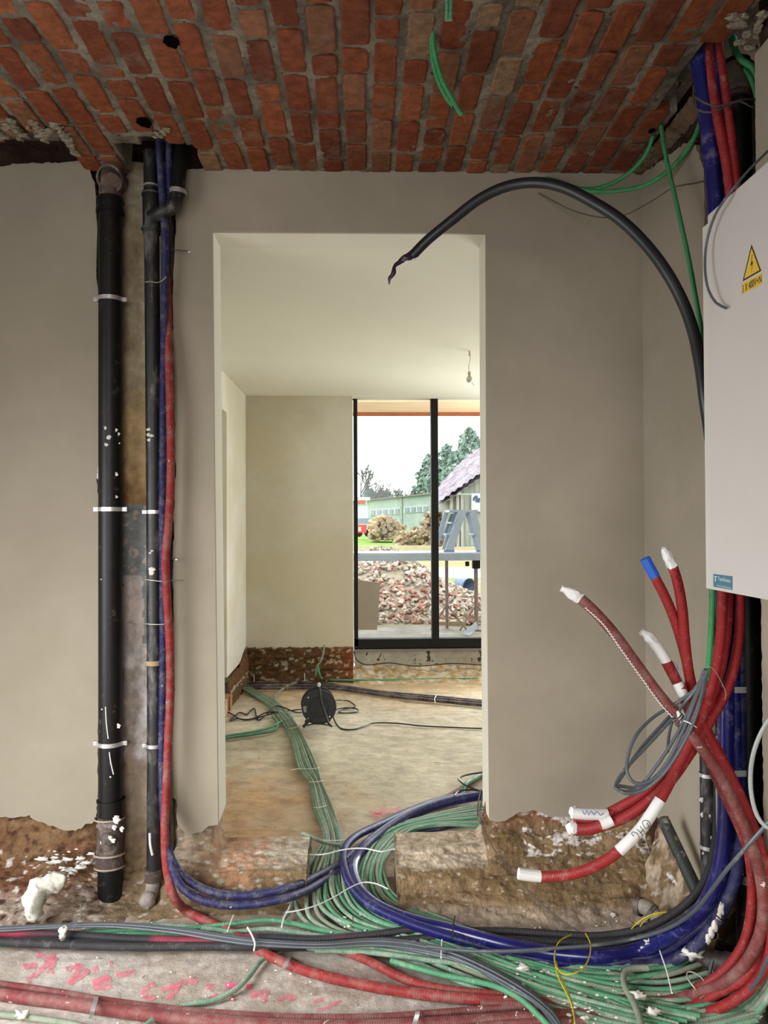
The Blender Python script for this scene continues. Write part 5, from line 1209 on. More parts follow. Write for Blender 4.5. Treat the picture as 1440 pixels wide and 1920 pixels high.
# foam
m = MB(); fp = [DY(66, 1722, 2.47), DY(62, 1700, 2.47), DY(68, 1676, 2.48), DY(90, 1660, 2.50), DY(115, 1651, 2.53), DY(128, 1646, 2.54)]
m.tube(fp, .03, seg=20, ds=.006, radii=[.022, .036, .044, .038, .026, .010], flat=.8)
for k, v in enumerate(m.V):
    d = noise.noise_vector(Vector(v) * 26) * .018 + noise.noise_vector(Vector(v) * 85) * .008; m.V[k] = tuple(Vector(v) + d)
tag(m.make('foam_lump', M['foam'], sharp=0), 'curved lump of cream expanding foam on the floor left of the thick drain pipe', 'foam')
random.seed(31)
m = MB(); m.ball(DZ(118, 1748, .065), .013, 12, 9, (1, .7, 1.4), nz=1.2, nsc=7); tag(m.make('foam_dab', M['foam'], sharp=0), 'small white foam dab stuck on the black sleeves at the left', 'foam')
dabs = [((1220,1766,.09,.011),'on the blue bend beside the long white tie'), ((1225,1896,.055,.014),'on the green conduits at the bottom, right of the single pale conduit'), ((1198,1866,.06,.013),'on the single pale green conduit'), ((982,1814,.055,.012),'on the pale green pair in the middle'),
        ((40,1903,.02,.014),'on the floor in the bottom left corner'), ((1150,1715,.02,.008),'on the footing near the grey elbow'), ((1300,1788,.095,.020),'on the socket end of the grey floor pipe'), ((1368,1858,.07,.016),'on the red bends in the bottom right corner'), ((1410,1878,.07,.012),'on the green conduits near the bottom right edge')]
for (x_, y_, z_, r_), l in dabs:
    m = MB(); m.ball(DZ(x_, y_, z_), r_, 12, 8, (1.3, .8, .6), nz=1.3, nsc=7); tag(m.make('plaster_blob', M['splat'], sharp=0), 'white plaster blob ' + l, 'plaster blob')
# plaster crust splashed over the fan (uncountable flecks)
m = MB(); random.seed(77)
for k in range(170):
    cxp, cyp, sx_, sy_ = random.choice(((1112,1880,26,12),(1112,1880,30,16),(1060,1850,60,25),(990,1815,60,10),(1230,1880,50,18),(700,1730,50,16),(1380,1870,30,22)))
    c = DZ(random.gauss(cxp, sx_), min(1915, random.gauss(cyp, sy_)), .034)
    m.ball(c, random.uniform(.0015, .006), 6, 4, (1.4, .9, .6), nz=.8)
tag(m.make('plaster_flecks', M['splat'], sharp=0), 'white plaster flecks splashed over the fan of green conduits', 'plaster flecks', kind='stuff')
m = MB(); random.seed(78)
for k in range(330):
    x_ = random.uniform(-1.2, .95); y_ = random.uniform(2.0, 2.46) if random.random() < .6 else random.uniform(2.35, 2.5)
    if abs(x_ + .95) < .3 and random.random() < .5: y_ = random.uniform(2.4, 2.52)
    m.ball(Vector((x_, y_, .005)), random.uniform(.0010, .0038), 6, 4, (1.3, 1.1, .6), nz=.8)
for k in range(46):
    m.ball(DY(random.gauss(126, 24), random.gauss(1618, 13), random.uniform(2.63, 2.665)), .0015 + .010 * random.random() ** 3, 8, 6, (1.9, .5, .6), nz=1.3)
tag(m.make('floor_debris', M['splat'], sharp=0), 'scattered white plaster crumbs over the near concrete floor and footing', 'crumbs', kind='stuff')
# patches on the conduits: smears on the blue risers
m = MB(); random.seed(5)
for (px, py, r) in ((1352,1704,.012),(1348,1716,.010),(1340,1735,.012),(1334,1748,.011),(1328,1760,.010)):
    m.ball(DY(px, py, 2.012), r, 9, 6, (.7, .3, 1.3), nz=1.1)
tag(m.make('plaster_smear', M['splat'], sharp=0), 'white plaster smear running down the innermost blue conduit', 'plaster smear')

# pink spray-painted writing on the floor (faded brush strokes)
def drape(p, up=.0016):
    if p.y < 2.62: p.z = floor_p((p.x + 2.1) / 3.4, (p.y - 1.3) / 1.5).z + up
    return p
def stroke(mb, pts, wpx, z=.001):
    P, _ = crom([Vector((x, y, 0)) for x, y in pts], 3)
    L_, R_ = [], []
    for k, p in enumerate(P):
        a = P[max(0, k - 1)]; b = P[min(len(P) - 1, k + 1)]; d = (b - a).normalized(); n = Vector((-d.y, d.x, 0)) * wpx * (.5 + .12 * math.sin(k * 1.3))
        L_.append([mb.v(drape(DZ(p.x + n.x * f, p.y + n.y * .8 * f, z))) for f in (1, .5, 0, -.5, -1)])
    for k in range(len(P) - 1):
        for j in range(4): mb.f((L_[k][j], L_[k][j + 1], L_[k + 1][j + 1], L_[k + 1][j]))
Q = lambda *p: [(x / 3, 1760 + y / 3) for x, y in p]
words_ = [Q((150,235),(200,195),(240,160),(290,110),(312,95)), Q((205,85),(250,95),(312,95)), Q((280,195),(290,150),(312,98)), Q((130,160),(170,150),(210,138)),
          Q((372,178),(410,160),(450,145),(430,190),(385,255)), Q((395,250),(430,225),(480,190),(490,165)), Q((520,170),(550,160)), Q((612,138),(632,132)),
          Q((520,245),(570,225),(610,215),(600,240),(540,250),(530,268),(580,275),(630,262)), Q((650,200),(690,195),(740,182),(760,178)), Q((870,245),(820,270),(805,305),(830,325),(875,320)), Q((905,290),(940,275),(990,270),(970,300),(950,340)), Q((985,270),(1030,240),(1080,235),(1110,245)),
          Q((1175,245),(1180,270),(1200,285)), Q((1160,345),(1200,330),(1230,318)), Q((1295,345),(1320,325)), Q((1415,325),(1440,300))]
m = MB()
for s in words_: stroke(m, s, 12)
R2 = lambda *p: [(400 + x / 2.88, 1680 + y / 2.88) for x, y in p]
for s in (R2((200,540),(240,520),(290,510),(280,545),(260,575)), R2((240,520),(290,560)), R2((350,560),(380,540),(420,530),(440,550)), R2((400,560),(430,545)), R2((560,610),(610,600),(650,580),(685,560)), R2((540,560),(600,555))): stroke(m, s, 8)
m.make('faded_pink_writing', M['paint_pink'], floor)
m = MB()
for s in (Q((1268,258),(1300,256),(1330,262)), Q((1385,258),(1420,260)), Q((1180,335),(1220,325))): stroke(m, s, 11)
m.make('bright_pink_marks', M['paint_pink2'], floor)
m = MB()
for s in ([(690,1525),(705,1523),(722,1525)], [(712,1520),(735,1518),(750,1516)], [(700,1527),(716,1529)]): stroke(m, s, 8, .040)
m.make('pink_marks', M['paint_pink'], bpy.data.objects['floor_beyond'])
# ------------------------------------------------------------------ things in the room beyond
rc = DY(597, 1322, 4.70)
reel = empty('cable_reel', (rc.x, 4.70, FZ), 'black cable reel standing on the floor of the far room', 'cable reel')
M['reel'] = mat('black_reel_plastic', (34, 34, 36), .5, var=.1, vscale=20)
ax = Vector((.12, -1, .03)).normalized(); R_ = .104
def disc(mb, c, r, t, seg=36): mb.cyl(c - ax * t / 2, c + ax * t / 2, r, seg=seg)
m = MB(); disc(m, rc + ax * .055, R_, .008); m.ring(rc + ax * .060, ax, R_ - .006, .010, .006, 40); m.ring(rc + ax * .062, ax, .058, .010, .004, 36); m.make('front_flange', M['reel'], reel)
m = MB(); disc(m, rc - ax * .045, R_, .008); m.make('rear_flange', M['reel'], reel)
m = MB(); disc(m, rc, .066, .10)
for k in range(7): m.ring(rc + ax * (-.036 + k * .012), ax, .070, .009, .010, 30)
m.make('cable_winding', M['black'], reel)
m = MB(); disc(m, rc + ax * .064, .052, .012)
m.make('socket_plate', mat('reel_centre', (24, 24, 25), .4), reel)
up_ = Vector((0, 0, 1)); sd_ = ax.cross(up_).normalized()
for k in range(4):
    a = math.pi / 4 + k * math.pi / 2; c = rc + ax * .072 + (sd_ * math.cos(a) + (sd_.cross(ax)) * math.sin(a)) * .028
    m = MB(); m.ring(c, ax, .014, .006, .003, 18); disc(m, c - ax * .001, .006, .004, 10); m.make('socket', M['reel'], reel)
m = MB(); top_ = DY(598, 1290, 4.62)
m.tube([DY(598, 1288, 4.62), DY(603, 1318, 4.61), DY(612, 1345, 4.60), DY(616, 1356, 4.59), DY(622, 1362, 4.60)], .0075, seg=10)
m.tube([DY(598, 1288, 4.62), DY(596, 1286, 4.70), DY(600, 1300, 4.79), DY(613, 1340, 4.80), DY(618, 1352, 4.82)], .0070, seg=10)
m.tube([DY(590, 1334, 4.63), DY(580, 1350, 4.61), DY(572, 1359, 4.60), DY(569, 1363, 4.59)], .0085, seg=10); m.tube([DY(590, 1334, 4.63), rc, DY(582, 1345, 4.80), DY(573, 1353, 4.84)], .0075, seg=10)
m.tube([DY(570, 1361, 4.60), DY(596, 1357, 4.62), DY(622, 1361, 4.60)], .004, seg=8)
m.make('stand', M['reel'], reel)
MB().ball(DY(598, 1284, 4.62), .011, 10, 8, (1, 1, 1.3)).make('white_knob', M['tape'], reel)
q = MB(); c = rc + ax * .0605 + sd_ * 0
lp_ = [DY(568, 1325, 4.628), DY(577, 1323, 4.636), DY(578, 1334, 4.636), DY(570, 1336, 4.628)]
q.prism(lp_, ax * .001); q.make('rating_label', mat('grey_sticker', (150, 148, 138), .5), reel)
for px, py in ((578, 1308), (578, 1347), (618, 1344)): MB().ball(DY(px, py, 4.63), .0055, 8, 6).make('white_screw', M['tape'], reel)
ec = lambda l, pts, r=.0045: cable('extension_cord', M['black'], r, pts, l, 'cord', seg=7)
ec('black cord running from the reel far to the right over the floor', W((624,1332,4.70),(625,1345,4.75),(631,1358,'z',.04),(643,1367,'z',.036),(660,1368,'z',.036),(680,1363,'z',.036),(700,1356,'z',.036),(740,1356,'z',.036),(790,1361,'z',.036),(850,1364,'z',.036),(905,1366,'z',.036),(1000,1368,'z',.036),(1250,1360,'z',.036)))
ec('black cord making a flat loop to the right of the reel', W((622,1316,4.72),(640,1313,'z',.045),(652,1314,'z',.036),(662,1320,'z',.036),(666,1325,'z',.036),(655,1328,'z',.036),(645,1330,'z',.036),(635,1336,'z',.036),(650,1337,'z',.036),(670,1335,'z',.036),(668,1329,'z',.036),(650,1327,'z',.036),(635,1329,'z',.036),(624,1331,4.74)))
ec('black cord tangled on the floor left of the reel, wavy upper strand', W((571,1331,4.70),(555,1331,'z',.04),(540,1333,'z',.04),(520,1335,'z',.06),(500,1336,'z',.062),(480,1345,'z',.04),(465,1349,'z',.04),(450,1348,'z',.04),(440,1342,'z',.036),(425,1335,'z',.036),(405,1333,'z',.036)))
ec('black cord tangled on the floor left of the reel, with pointed loops', W((571,1335,4.70),(550,1334,'z',.04),(530,1326,'z',.065),(518,1324,'z',.065),(508,1330,'z',.065),(498,1342,'z',.05),(486,1350,'z',.036),(476,1328,'z',.036),(470,1332,'z',.036),(462,1340,'z',.036),(450,1336,'z',.036),(440,1343,'z',.036),(432,1351,'z',.036),(445,1347,'z',.036),(460,1350,'z',.036),(490,1344,'z',.045),(515,1336,'z',.062)))
M['duct'] = mat('dark_purple_duct', (58, 48, 56), .5, var=.2, dust=.42, dcol=(140, 130, 124), dscale=12, corr=.008)
for k, (l, pts) in enumerate((('back', ((440,1279),(470,1280),(540,1279),(600,1281),(650,1288),(720,1298),(800,1305),(905,1315),(1000,1324),(1300,1345))), ('middle', ((440,1285),(475,1286),(560,1285),(620,1286),(680,1294),(740,1303),(810,1309),(905,1318),(1000,1328),(1300,1350))), ('front', ((440,1288),(480,1290),(560,1290),(620,1291),(680,1298),(740,1306),(810,1313),(905,1322),(1000,1333),(1300,1357))))):
    cable('dark_duct', M['duct'], .0115, FZp(.046, *pts), l + ' one of three dark dusty ducts lying across the far room floor', 'conduit')
tag(MB().tube(FZp(.062, (818,1304),(815,1310),(816,1318)), .003, seg=6).make('cable_tie', M['tie_white']), 'pale tie round the three dark ducts near the right jamb', 'cable tie')
for x_, y0_, y1_ in ((571, 1262, 1276), (476, 1265, 1277)):
    tag(MB().cyl(DY(x_, y0_, 6.02), DY(x_ + .5, y1_ + 1, 5.98), .0035, seg=6).make('pin', M['wire_steel']), {571: 'thin pin against the brick base left of the rising green conduit', 476: 'thin pin against the brick base near the far left corner'}[x_], 'pin')
# hanging bulb
hb_ = DY(881, 657, 4.53); zb_ = DY(880, 700, 4.53).z
bulb = empty('light_bulb', (hb_.x, 4.53, FCZ), 'bare bulb hanging on a short twisted cord from the far ceiling', 'light bulb')
MB().tube([Vector((hb_.x, 4.53, FCZ)), DY(882, 672, 4.53), DY(879, 686, 4.53), DY(880, 700, 4.53)], .0028, seg=6).make('cord', M['tie_white'], bulb)
m = MB(); m.cyl(DY(880.4, 657, 4.53), DY(880.4, 668, 4.53), .005, seg=10); m.cyl(DY(880, 697, 4.53), DY(880, 706, 4.53), .009, seg=14); m.make('socket', mat('beige_socket', (196, 186, 160), .5), bulb)
MB().ball(DY(880, 711, 4.53), .018, 16, 12, (1, 1, 1.15)).make('glass_bulb', mat('dull_bulb_glass', (216, 210, 186), .2, var=0, transmission=.15), bulb)
MB().tube(W((884,716,4.53),(889,723,4.53)), .0012, seg=5).make('loose_wire', M['wire_dark'], bulb)

# ------------------------------------------------------------------ outside, distant tones lifted to carry veiling glare in their colour
def gz(y): return .10 + .50 * sm(13, 40, y) + .012 * max(0, y - 60) * 0
random.seed(101)
def og_p(u, v):
    y = 6.5 + 75 * v ** 2.2; x = -8 - y * .6 + (16 + y * 1.6) * u
    return Vector((x, y, gz(y) + (.03 * fbm(x * .9, y * .9, 3) if y > 8 else 0)))
def og_c(u, v, p):
    n = fbm(p.x * .8, p.y * .5, 91); n2 = fbm(p.x * 4, p.y * 3, 94)
    c = mixc(lin((158, 154, 146)), lin((144, 136, 124)), .5 + n2)
    if p.y > 8.6: c = mixc(lin((150, 136, 112)), lin((132, 122, 104)), .5 + n)
    if p.y > 13.4 and p.x > .9: c = mixc(c, lin((118, 146, 70)), sm(-.3, .1, n + n2 * .4) * sm(17.0, 15.5, p.y))
    if 16.2 < p.y < 19.2: c = mixc(c, lin((150, 158, 164)), .8)
    if 19.2 < p.y: c = mixc(c, lin((160, 146, 96)), .6)
    if p.y > 25: c = mixc(lin((108, 150, 62)), lin((140, 158, 84)), .5 + n2)
    return c
og = MB().grid(120, 260, og_p, og_c)
struct(og.make('ground', mat('outdoor_ground', (150, 150, 140), .95, attr=True, var=.2, vscale=6, bump=.6, bscale=9, bdist=.03, spec=.1), keep=True, attr=True, sharp=0))
sf = MB(); sf.box((-4, YG + .25, 2.315), (5, 7.18, 2.34)); 
ev = tag(sf.make('eaves_soffit', mat('peach_wood_board', (226, 196, 158), .8, var=.10, vscale=7, stretch=(.4, 2, 1)), keep=True), kind='structure')
MB().box((-4, 7.16, 2.282), (5, 7.20, 2.345)).make('orange_fascia', mat('orange_fascia_wood', (184, 108, 72), .8), ev)

M['rubble'] = mat('rubble', (150, 140, 130), .95, attr=True, var=.2, vscale=12, spec=.1)
def chunk(mb, c, s, col):
    mb.col = col
    Rm = Matrix.Rotation(random.uniform(0, 6.3), 4, 'Z') @ Matrix.Rotation(random.uniform(-.9, .9), 4, 'X') @ Matrix.Rotation(random.uniform(-.9, .9), 4, 'Y')
    a, b, d = s * random.uniform(.6, 1.5), s * random.uniform(.4, 1), s * random.uniform(.25, .7)
    mb.box((-a, -b, -d), (a, b, d), Matrix.Translation(c) @ Rm, jit=s * .22)
def hR(x, y):
    h = .74 * math.exp(-((x - .25) / .85) ** 2) * sm(8.8, 11.0, y) * sm(13.2, 11.6, y)
    h += .16 * math.exp(-((y - 10.2) / 1.0) ** 2) * sm(-1.5, -.5, x) * (1 if x < 2.4 else 0)
    return h
pal_u = [(172, 160, 142), (158, 148, 132), (184, 174, 158), (150, 138, 120), (166, 152, 132)]
pal_l = [(164, 126, 112), (156, 112, 98), (178, 166, 152), (160, 150, 136), (188, 178, 166), (166, 140, 122), (180, 168, 150)]
m = MB(); random.seed(7)
m.grid(60, 60, lambda u, v: Vector((-1.6 + 4.4 * u, 8.8 + 4.4 * v, gz(9) + hR(-1.6 + 4.4 * u, 8.8 + 4.4 * v) - .03)), lambda u, v, p: lin((150, 138, 120)))
for k in range(5600):
    y = random.uniform(8.85, 12.6); x = random.uniform(-1.2, 2.6)
    h = hR(x, y)
    if h < .015 and random.random() < .75: continue
    low = y < 10.3
    col = lin(random.choice(pal_l if low else pal_u)); s = random.uniform(.010, .036) if low else random.uniform(.007, .024)
    chunk(m, Vector((x, y, gz(y) + h + random.uniform(-.01, .02))), s, col)
tag(m.make('rubble_heap', M['rubble'], attr=True, sharp=0), 'big heap of broken bricks and rubble outside the window', 'rubble', kind='stuff')
m = MB(); random.seed(17)
for k in range(420):
    t = random.random(); x = DY(745 + 90 * t + random.uniform(-6, 6), 1010, 29).x; y = random.uniform(27.5, 30)
    chunk(m, Vector((x, y, gz(y) + .62 * math.sin(math.pi * min(1, t * .9 + .12)) * random.random())), random.uniform(.04, .13), lin(random.choice([(150, 130, 104), (134, 116, 94), (168, 150, 124)])))
tag(m.make('branch_heap', M['rubble'], attr=True, sharp=0), 'low heap of branches and wood on the grass before the shed', 'wood heap', kind='stuff')
# kerb / boards at the grass edge
for (x0, x1, py, Y_, l) in ((640, 815, 1027, 26.5, 'long pale plank lying along the grass edge'), (815, 1000, 1029, 25.5, 'yellowish plank lying on the grass behind the step stool')):
    a, b = DY(x0, py, Y_), DY(x1, py, Y_); m = MB().box((a.x, Y_ - .2, gz(Y_) - .05), (b.x, Y_ + .1, a.z + .06)); tag(m.make('plank', mat('pale_plank', (176, 160, 130), .8)), l, 'plank')
# scaffold table
M['alu'] = mat('dull_aluminium', (150, 160, 172), .45, metal=.35, var=.08, vscale=10)
M['post'] = mat('rusty_grey_post', (132, 116, 108), .7, var=.2, vscale=14)
YT0, YT1 = 8.15, 8.75
zt_ = DY(750, 1036.5, YT0).z
xl_, xr_ = DY(640, 1040, YT0).x, 2.4
tab = empty('scaffold_table', (.8, 8.45, gz(8.4)), 'long grey scaffold table outside the window, carrying a step stool', 'scaffold')
m = MB().box((xl_, YT0, zt_ - .018), (xr_, YT1, zt_)); m.make('deck', mat('pale_deck', (178, 184, 190), .6), tab)
m = MB()
for yy in (YT0 - .01, YT1 - .03): m.box((xl_, yy, zt_ - .085), (xr_, yy + .03, zt_ - .012))
m.make('side_rail', M['alu'], tab)
for px, py in ((838, 1170), (893, 1192)):
    b = DY(px, py, 8.45); zb = gz(8.4)
    MB().cyl(Vector((b.x, 8.45, zb)), Vector((b.x, 8.45, zt_ - .08)), .022 if px == 893 else .018, seg=12).make('post', M['post'], tab)
    m = MB(); m.cyl(Vector((b.x, 8.45, zb + .28)), Vector((b.x + .22, 8.35, zb)), .010, seg=8); m.cyl(Vector((b.x, 8.45, zb + .28)), Vector((b.x - .2, 8.35, zb)), .010, seg=8); m.box((b.x - .12, 8.38, zb), (b.x + .12, 8.52, zb + .012))
    m.make('foot_brace', M['post'], tab)
for xx in (-.35,):
    MB().cyl(Vector((xx, 8.45, gz(8.4))), Vector((xx, 8.45, zt_ - .08)), .018, seg=12).make('post', M['post'], tab)
b0, b1, b2 = DY(876, 1058, 8.40), DY(893, 1050, 8.40), DY(893, 1066, 8.40)
m = MB().box((b0.x - .02, 8.38, b0.z - .02), (b0.x + .02, 8.42, b0.z + .03)); m.box((b1.x - .04, 8.38, b2.z), (b1.x + .04, 8.46, b1.z)); m.make('bracket', M['frame'], tab)
# A-shaped step stool
Y1_, Y2_ = 8.25, 8.62
stl = empty('step_stool', (DY(868, 1036, 8.4).x, 8.4, zt_), 'grey blue aluminium A-shaped step stool standing on the scaffold table', 'step stool')
def bar(mb, p, q, w_, t_):
    d = (q - p).normalized(); s_ = d.cross(Vector((0, 1, 0))).normalized() * w_ / 2; y_ = Vector((0, t_ / 2, 0))
    c = [p - s_ - y_, p + s_ - y_, q + s_ - y_, q - s_ - y_]; mb.prism(c, y_ * 2)
for yy in (Y1_, Y2_):
    for (t_, b_) in (((866, 960), (842, 1036)), ((886, 960), (908, 1036))):
        m = MB(); p, q = DY(t_[0], t_[1], Y1_), DY(b_[0], b_[1], Y1_); p.y = q.y = yy; q.z = zt_ + .01; bar(m, p, q, .085 if t_[0] == 866 else .07, .025)
        m.make('side_frame', M['alu'], stl)
for (a, b) in (((843, 960), (822, 1036)),):
    m = MB(); p, q = DY(a[0], a[1], Y1_), DY(b[0], b[1], Y1_); p.y = q.y = Y2_ - .03; q.z = zt_ + .01; bar(m, p, q, .05, .02); m.make('side_frame', M['alu'], stl)
p, q = DY(842, 957, Y1_), DY(896, 957, Y1_); MB().box((p.x, Y1_ - .01, p.z - .018), (q.x, Y2_ + .01, p.z + .006)).make('top_step', M['alu'], stl)
for (x0, x1, yy) in ((836, 852, 1002), (888, 902, 1002), (846, 866, 980)):
    p, q = DY(x0, yy, Y1_), DY(x1, yy, Y1_); MB().box((p.x, Y1_, p.z - .01), (q.x, Y2_, p.z + .008)).make('tread', M['alu'], stl)
pan = MB(); pan.prism([DY(845, 963, Y2_), DY(861, 963, Y2_), DY(848, 1000, Y2_), DY(832, 1000, Y2_)], (0, .006, 0)); pan.make('riser_panel', mat('grey_panel', (140, 148, 152), .6), stl)
for k, (px, py) in enumerate(((843, 1035), (904, 1033))):
    p = DY(px, py, Y1_); MB().box((p.x - .06, Y1_ - .02, zt_), (p.x + .05, Y1_ + .03, zt_ + .022)).make('rubber_foot', mat('blue_grey_rubber', (96, 116, 150), .7), stl)
# leaning board
q = [DY(660, 1086, 8.0), DY(713, 1093, 8.0), DY(707, 1181, 7.85), DY(660, 1181, 7.85)]
tag(MB().prism(q, (0, .02, 0)).make('leaning_board', mat('beige_board', (122, 108, 90), .8, var=.05)), 'beige rectangular board standing before the rubble heap at the left of the window', 'board')
# bucket lying on its side
bc = DY(868, 1097, 12.6); bu = empty('bucket', (bc.x, 12.6, gz(12.6)), 'blue grey bucket lying on its side by the grass', 'bucket')
a_ = Vector((.55, -.75, -.12)).normalized(); m = MB()
m.tube([bc - a_ * .13, bc + a_ * .13], .12, seg=24, ds=1, caps=False, radii=[.10, .135]); m.cyl(bc - a_ * .13, bc - a_ * .12, .10, seg=24); m.tube([bc + a_ * .12, bc - a_ * .11], .12, seg=24, ds=1, caps=False, radii=[.127, .094])
m.make('shell', mat('blue_grey_plastic', (104, 122, 144), .5), bu); MB().ring(bc + a_ * .13, a_, .128, .014, .012).make('rim', mat('dark_rim', (70, 84, 100), .5), bu)
# corner bits by the scaffold post
m = MB(); m.prism([DY(868, 1188, 8.0), DY(893, 1166, 8.2), DY(896, 1178, 8.2), DY(880, 1192, 8.0)], (.0, .012, .004)); tag(m.make('sheet_scrap', mat('grey_sheet_scrap', (150, 158, 164), .6)), 'grey sheet scrap lying at the foot of the right scaffold post', 'scrap')
m = MB().box((DY(822, 1170, 8.9).x, 8.8, gz(8.9)), (DY(872, 1170, 8.9).x, 9.0, gz(8.9) + .05)); tag(m.make('timber', mat('pale_timber', (160, 144, 120), .8)), 'short pale timber lying under the scaffold table', 'timber')

# shed with strip windows
SA, SB = Vector((DY(640, 990, 52).x, 52, 0)), Vector((DY(850, 990, 37).x, 37, 0))
sdir = (SB - SA).normalized(); snrm = Vector((sdir.y, -sdir.x, 0))
def onw(px, py, off=0.0):
    d = ray(px, py); t = ((SA - CAM_LOC + snrm * off).dot(snrm)) / d.dot(snrm); return CAM_LOC + d * t
shed = empty('shed', ((SA.x + SB.x) / 2, 44, .5), 'long pale grey shed with two strip windows across the yard', 'shed')
m = MB(); m.prism([Vector((SA.x, SA.y, .3)), Vector((SB.x, SB.y, .3)), Vector((SB.x, SB.y, 2.74)), Vector((SA.x, SA.y, 2.62))], -snrm * 5); m.make('wall', mat('pale_concrete_panel', (146, 156, 148), .9, var=.12, vscale=1.2), shed)
m = MB(); m.prism([Vector((SA.x, SA.y, 2.62)) + snrm * .2, Vector((SB.x, SB.y, 2.74)) + snrm * .2, Vector((SB.x, SB.y, 2.82)) + snrm * .2, Vector((SA.x, SA.y, 2.70)) + snrm * .2], -snrm * 5.4); m.make('roof', mat('grey_roof_edge', (110, 104, 98), .9), shed)
for (x0, x1, y0, y1, n) in ((693, 750, 955, 967, 5), (757, 803, 950, 962, 4)):
    c = [onw(x0, y0, .06), onw(x1, y0 - 3, .06), onw(x1, y1 - 3, .06), onw(x0, y1, .06)]
    wf_ = MB().prism(c, -snrm * .08).make('window', mat('pale_window_frame', (165, 172, 168), .7), shed)
    for k in range(n):
        a = x0 + (x1 - x0) * (k + .16) / n; b = x0 + (x1 - x0) * (k + .84) / n; t0 = 3 * (a - x0) / (x1 - x0)
        MB().prism([onw(a, y0 + 1.6 - t0, .09), onw(b, y0 + 1.6 - t0, .09), onw(b, y1 - 1.6 - t0, .09), onw(a, y1 - 1.6 - t0, .09)], -snrm * .02).make('pane', mat('grey_pane', (86, 100, 108), .3, var=.2, vscale=1), wf_)
m = MB(); a, b = onw(752, 935, .05), onw(755, 1004, .05); m.box((a.x - .06, a.y - .1, .4), (a.x + .06, a.y + .1, 2.7)); m.make('pier', mat('pale_pier', (158, 166, 158), .8), shed)
# barn with wavy tile roof
barn = empty('barn', (DY(880, 1000, 27).x, 27, gz(27)), 'old barn with a sloping grey tile roof at the right of the window view', 'barn')
c00, c10, c01, c11 = DY(815, 922, 31), DY(930, 822, 31), DY(822, 941, 26), DY(930, 866, 26)
def roofp(u, v, d=0):
    p = c00.lerp(c10, u).lerp(c01.lerp(c11, u), v); p.z += .28 * math.sin(math.pi * u) * (1 - v) + .05 * math.sin(u * 60) * .5 + .04 * math.sin(v * 50) * .5 - d; return p
m = MB().grid(120, 50, lambda u, v: roofp(u, v)); m.grid(20, 10, lambda u, v: roofp(u, v, .18), flip=True)
m.make('tile_roof', mat('mauve_grey_tiles', (142, 130, 138), .9, var=.5, vscale=3.2, bump=1, bscale=4, bdist=.1), barn)  # tile tone lifted, veiling glare painted in
x0 = DY(842, 930, 27).x
m = MB().box((x0, 26.4, .2), (DY(930, 930, 27).x, 31, DY(842, 929, 27).z)); m.prism([Vector((DY(866, 925, 26.4).x, 26.4, DY(866, 925, 26.4).z)), DY(866, 912, 26.4), DY(930, 872, 26.4), DY(930, 925, 26.4)], (0, .1, 0))
m.make('wall', mat('weathered_boards', (140, 140, 130), .9, var=.3, vscale=3, stretch=(3, 1, .3)), barn)  # board colour lightened to imitate veiling glare
for x in (846, 858, 866):
    a = DY(x, 928, 26.3); MB().box((a.x - .05, 26.25, .3), (a.x + .05, 26.35, a.z)).make('post', mat('pale_post', (150, 148, 138), .9), barn)
m = MB().prism([DY(884, 925, 26.2), DY(925, 925, 26.2), DY(925, 958, 26.2), DY(884, 960, 26.2)], (0, .05, 0)); sh = m.make('white_sheet', mat('white_sheeting', (176, 184, 186), .7), barn)
m = MB(); 
for ring_ in (((888, 938), (890, 932), (894, 931), (893, 940), (899, 935), (897, 942)),): m.tube([DY(x, y, 26.18) for x, y in ring_], .03, seg=6)
m.make('dark_mark', mat('blue_black_mark', (70, 78, 104), .8), sh)
# conifers
def foliage(mb, n, shape, size, cols):
    for k in range(n):
        c = shape(); mb.col = lin(random.choice(cols)); s = size * random.uniform(.5, 1.3)
        d = Vector((random.gauss(0, 1), random.gauss(0, 1), random.gauss(0, .7))).normalized(); e = d.orthogonal().normalized(); g = d.cross(e)
        a = [mb.v(c + e * s), mb.v(c - e * s * .5 + g * s * .6), mb.v(c - e * s * .5 - g * s * .6)]; mb.f(a)
M['leaf'] = mat('glare_paled_green', (110, 140, 120), .9, attr=True, var=.15, vscale=.5, spec=.1)  # leaf colours paled, haze of overexposure put into them
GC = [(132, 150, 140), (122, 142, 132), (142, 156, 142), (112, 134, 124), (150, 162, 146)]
def conifer(px, py_top, Y, rad, label, grp='conifers behind the barn', n=2400):
    top = DY(px, py_top, Y); h = top.z - .5
    root = empty('conifer', (top.x, Y, .5), label, 'tree', grp)
    def sh():
        t = random.random() ** .65; r = rad * (t ** .62) * math.sqrt(random.random()) * (.72 + .28 * abs(math.sin(t * 17))); a = random.uniform(0, 6.283); r *= 1 + .35 * noise.noise(Vector((a, t * 5, px * .3)))
        return Vector((top.x + r * math.cos(a), Y + r * math.sin(a), top.z - h * .97 * t))
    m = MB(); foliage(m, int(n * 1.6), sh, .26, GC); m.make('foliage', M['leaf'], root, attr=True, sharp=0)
    MB().cyl(Vector((top.x, Y, .3)), Vector((top.x, Y, top.z - h * .3)), .22, .08, seg=8).make('trunk', mat('grey_bark', (96, 92, 86), .9), root)
random.seed(55)
conifer(880, 802, 60, 3.2, 'tallest hazy conifer, rising above the barn roof', n=3200)
conifer(838, 832, 62, 2.6, 'conifer just right of the window mullion, second tallest', n=1800)
conifer(905, 822, 58, 2.6, 'conifer half hidden by the right door jamb', n=1500)
conifer(856, 846, 57, 2.6, 'bushy conifer between the two tall ones, close behind the roof', n=1600)
conifer(804, 852, 63, 2.4, 'conifer mostly left of the window mullion, above the shed', n=1400)
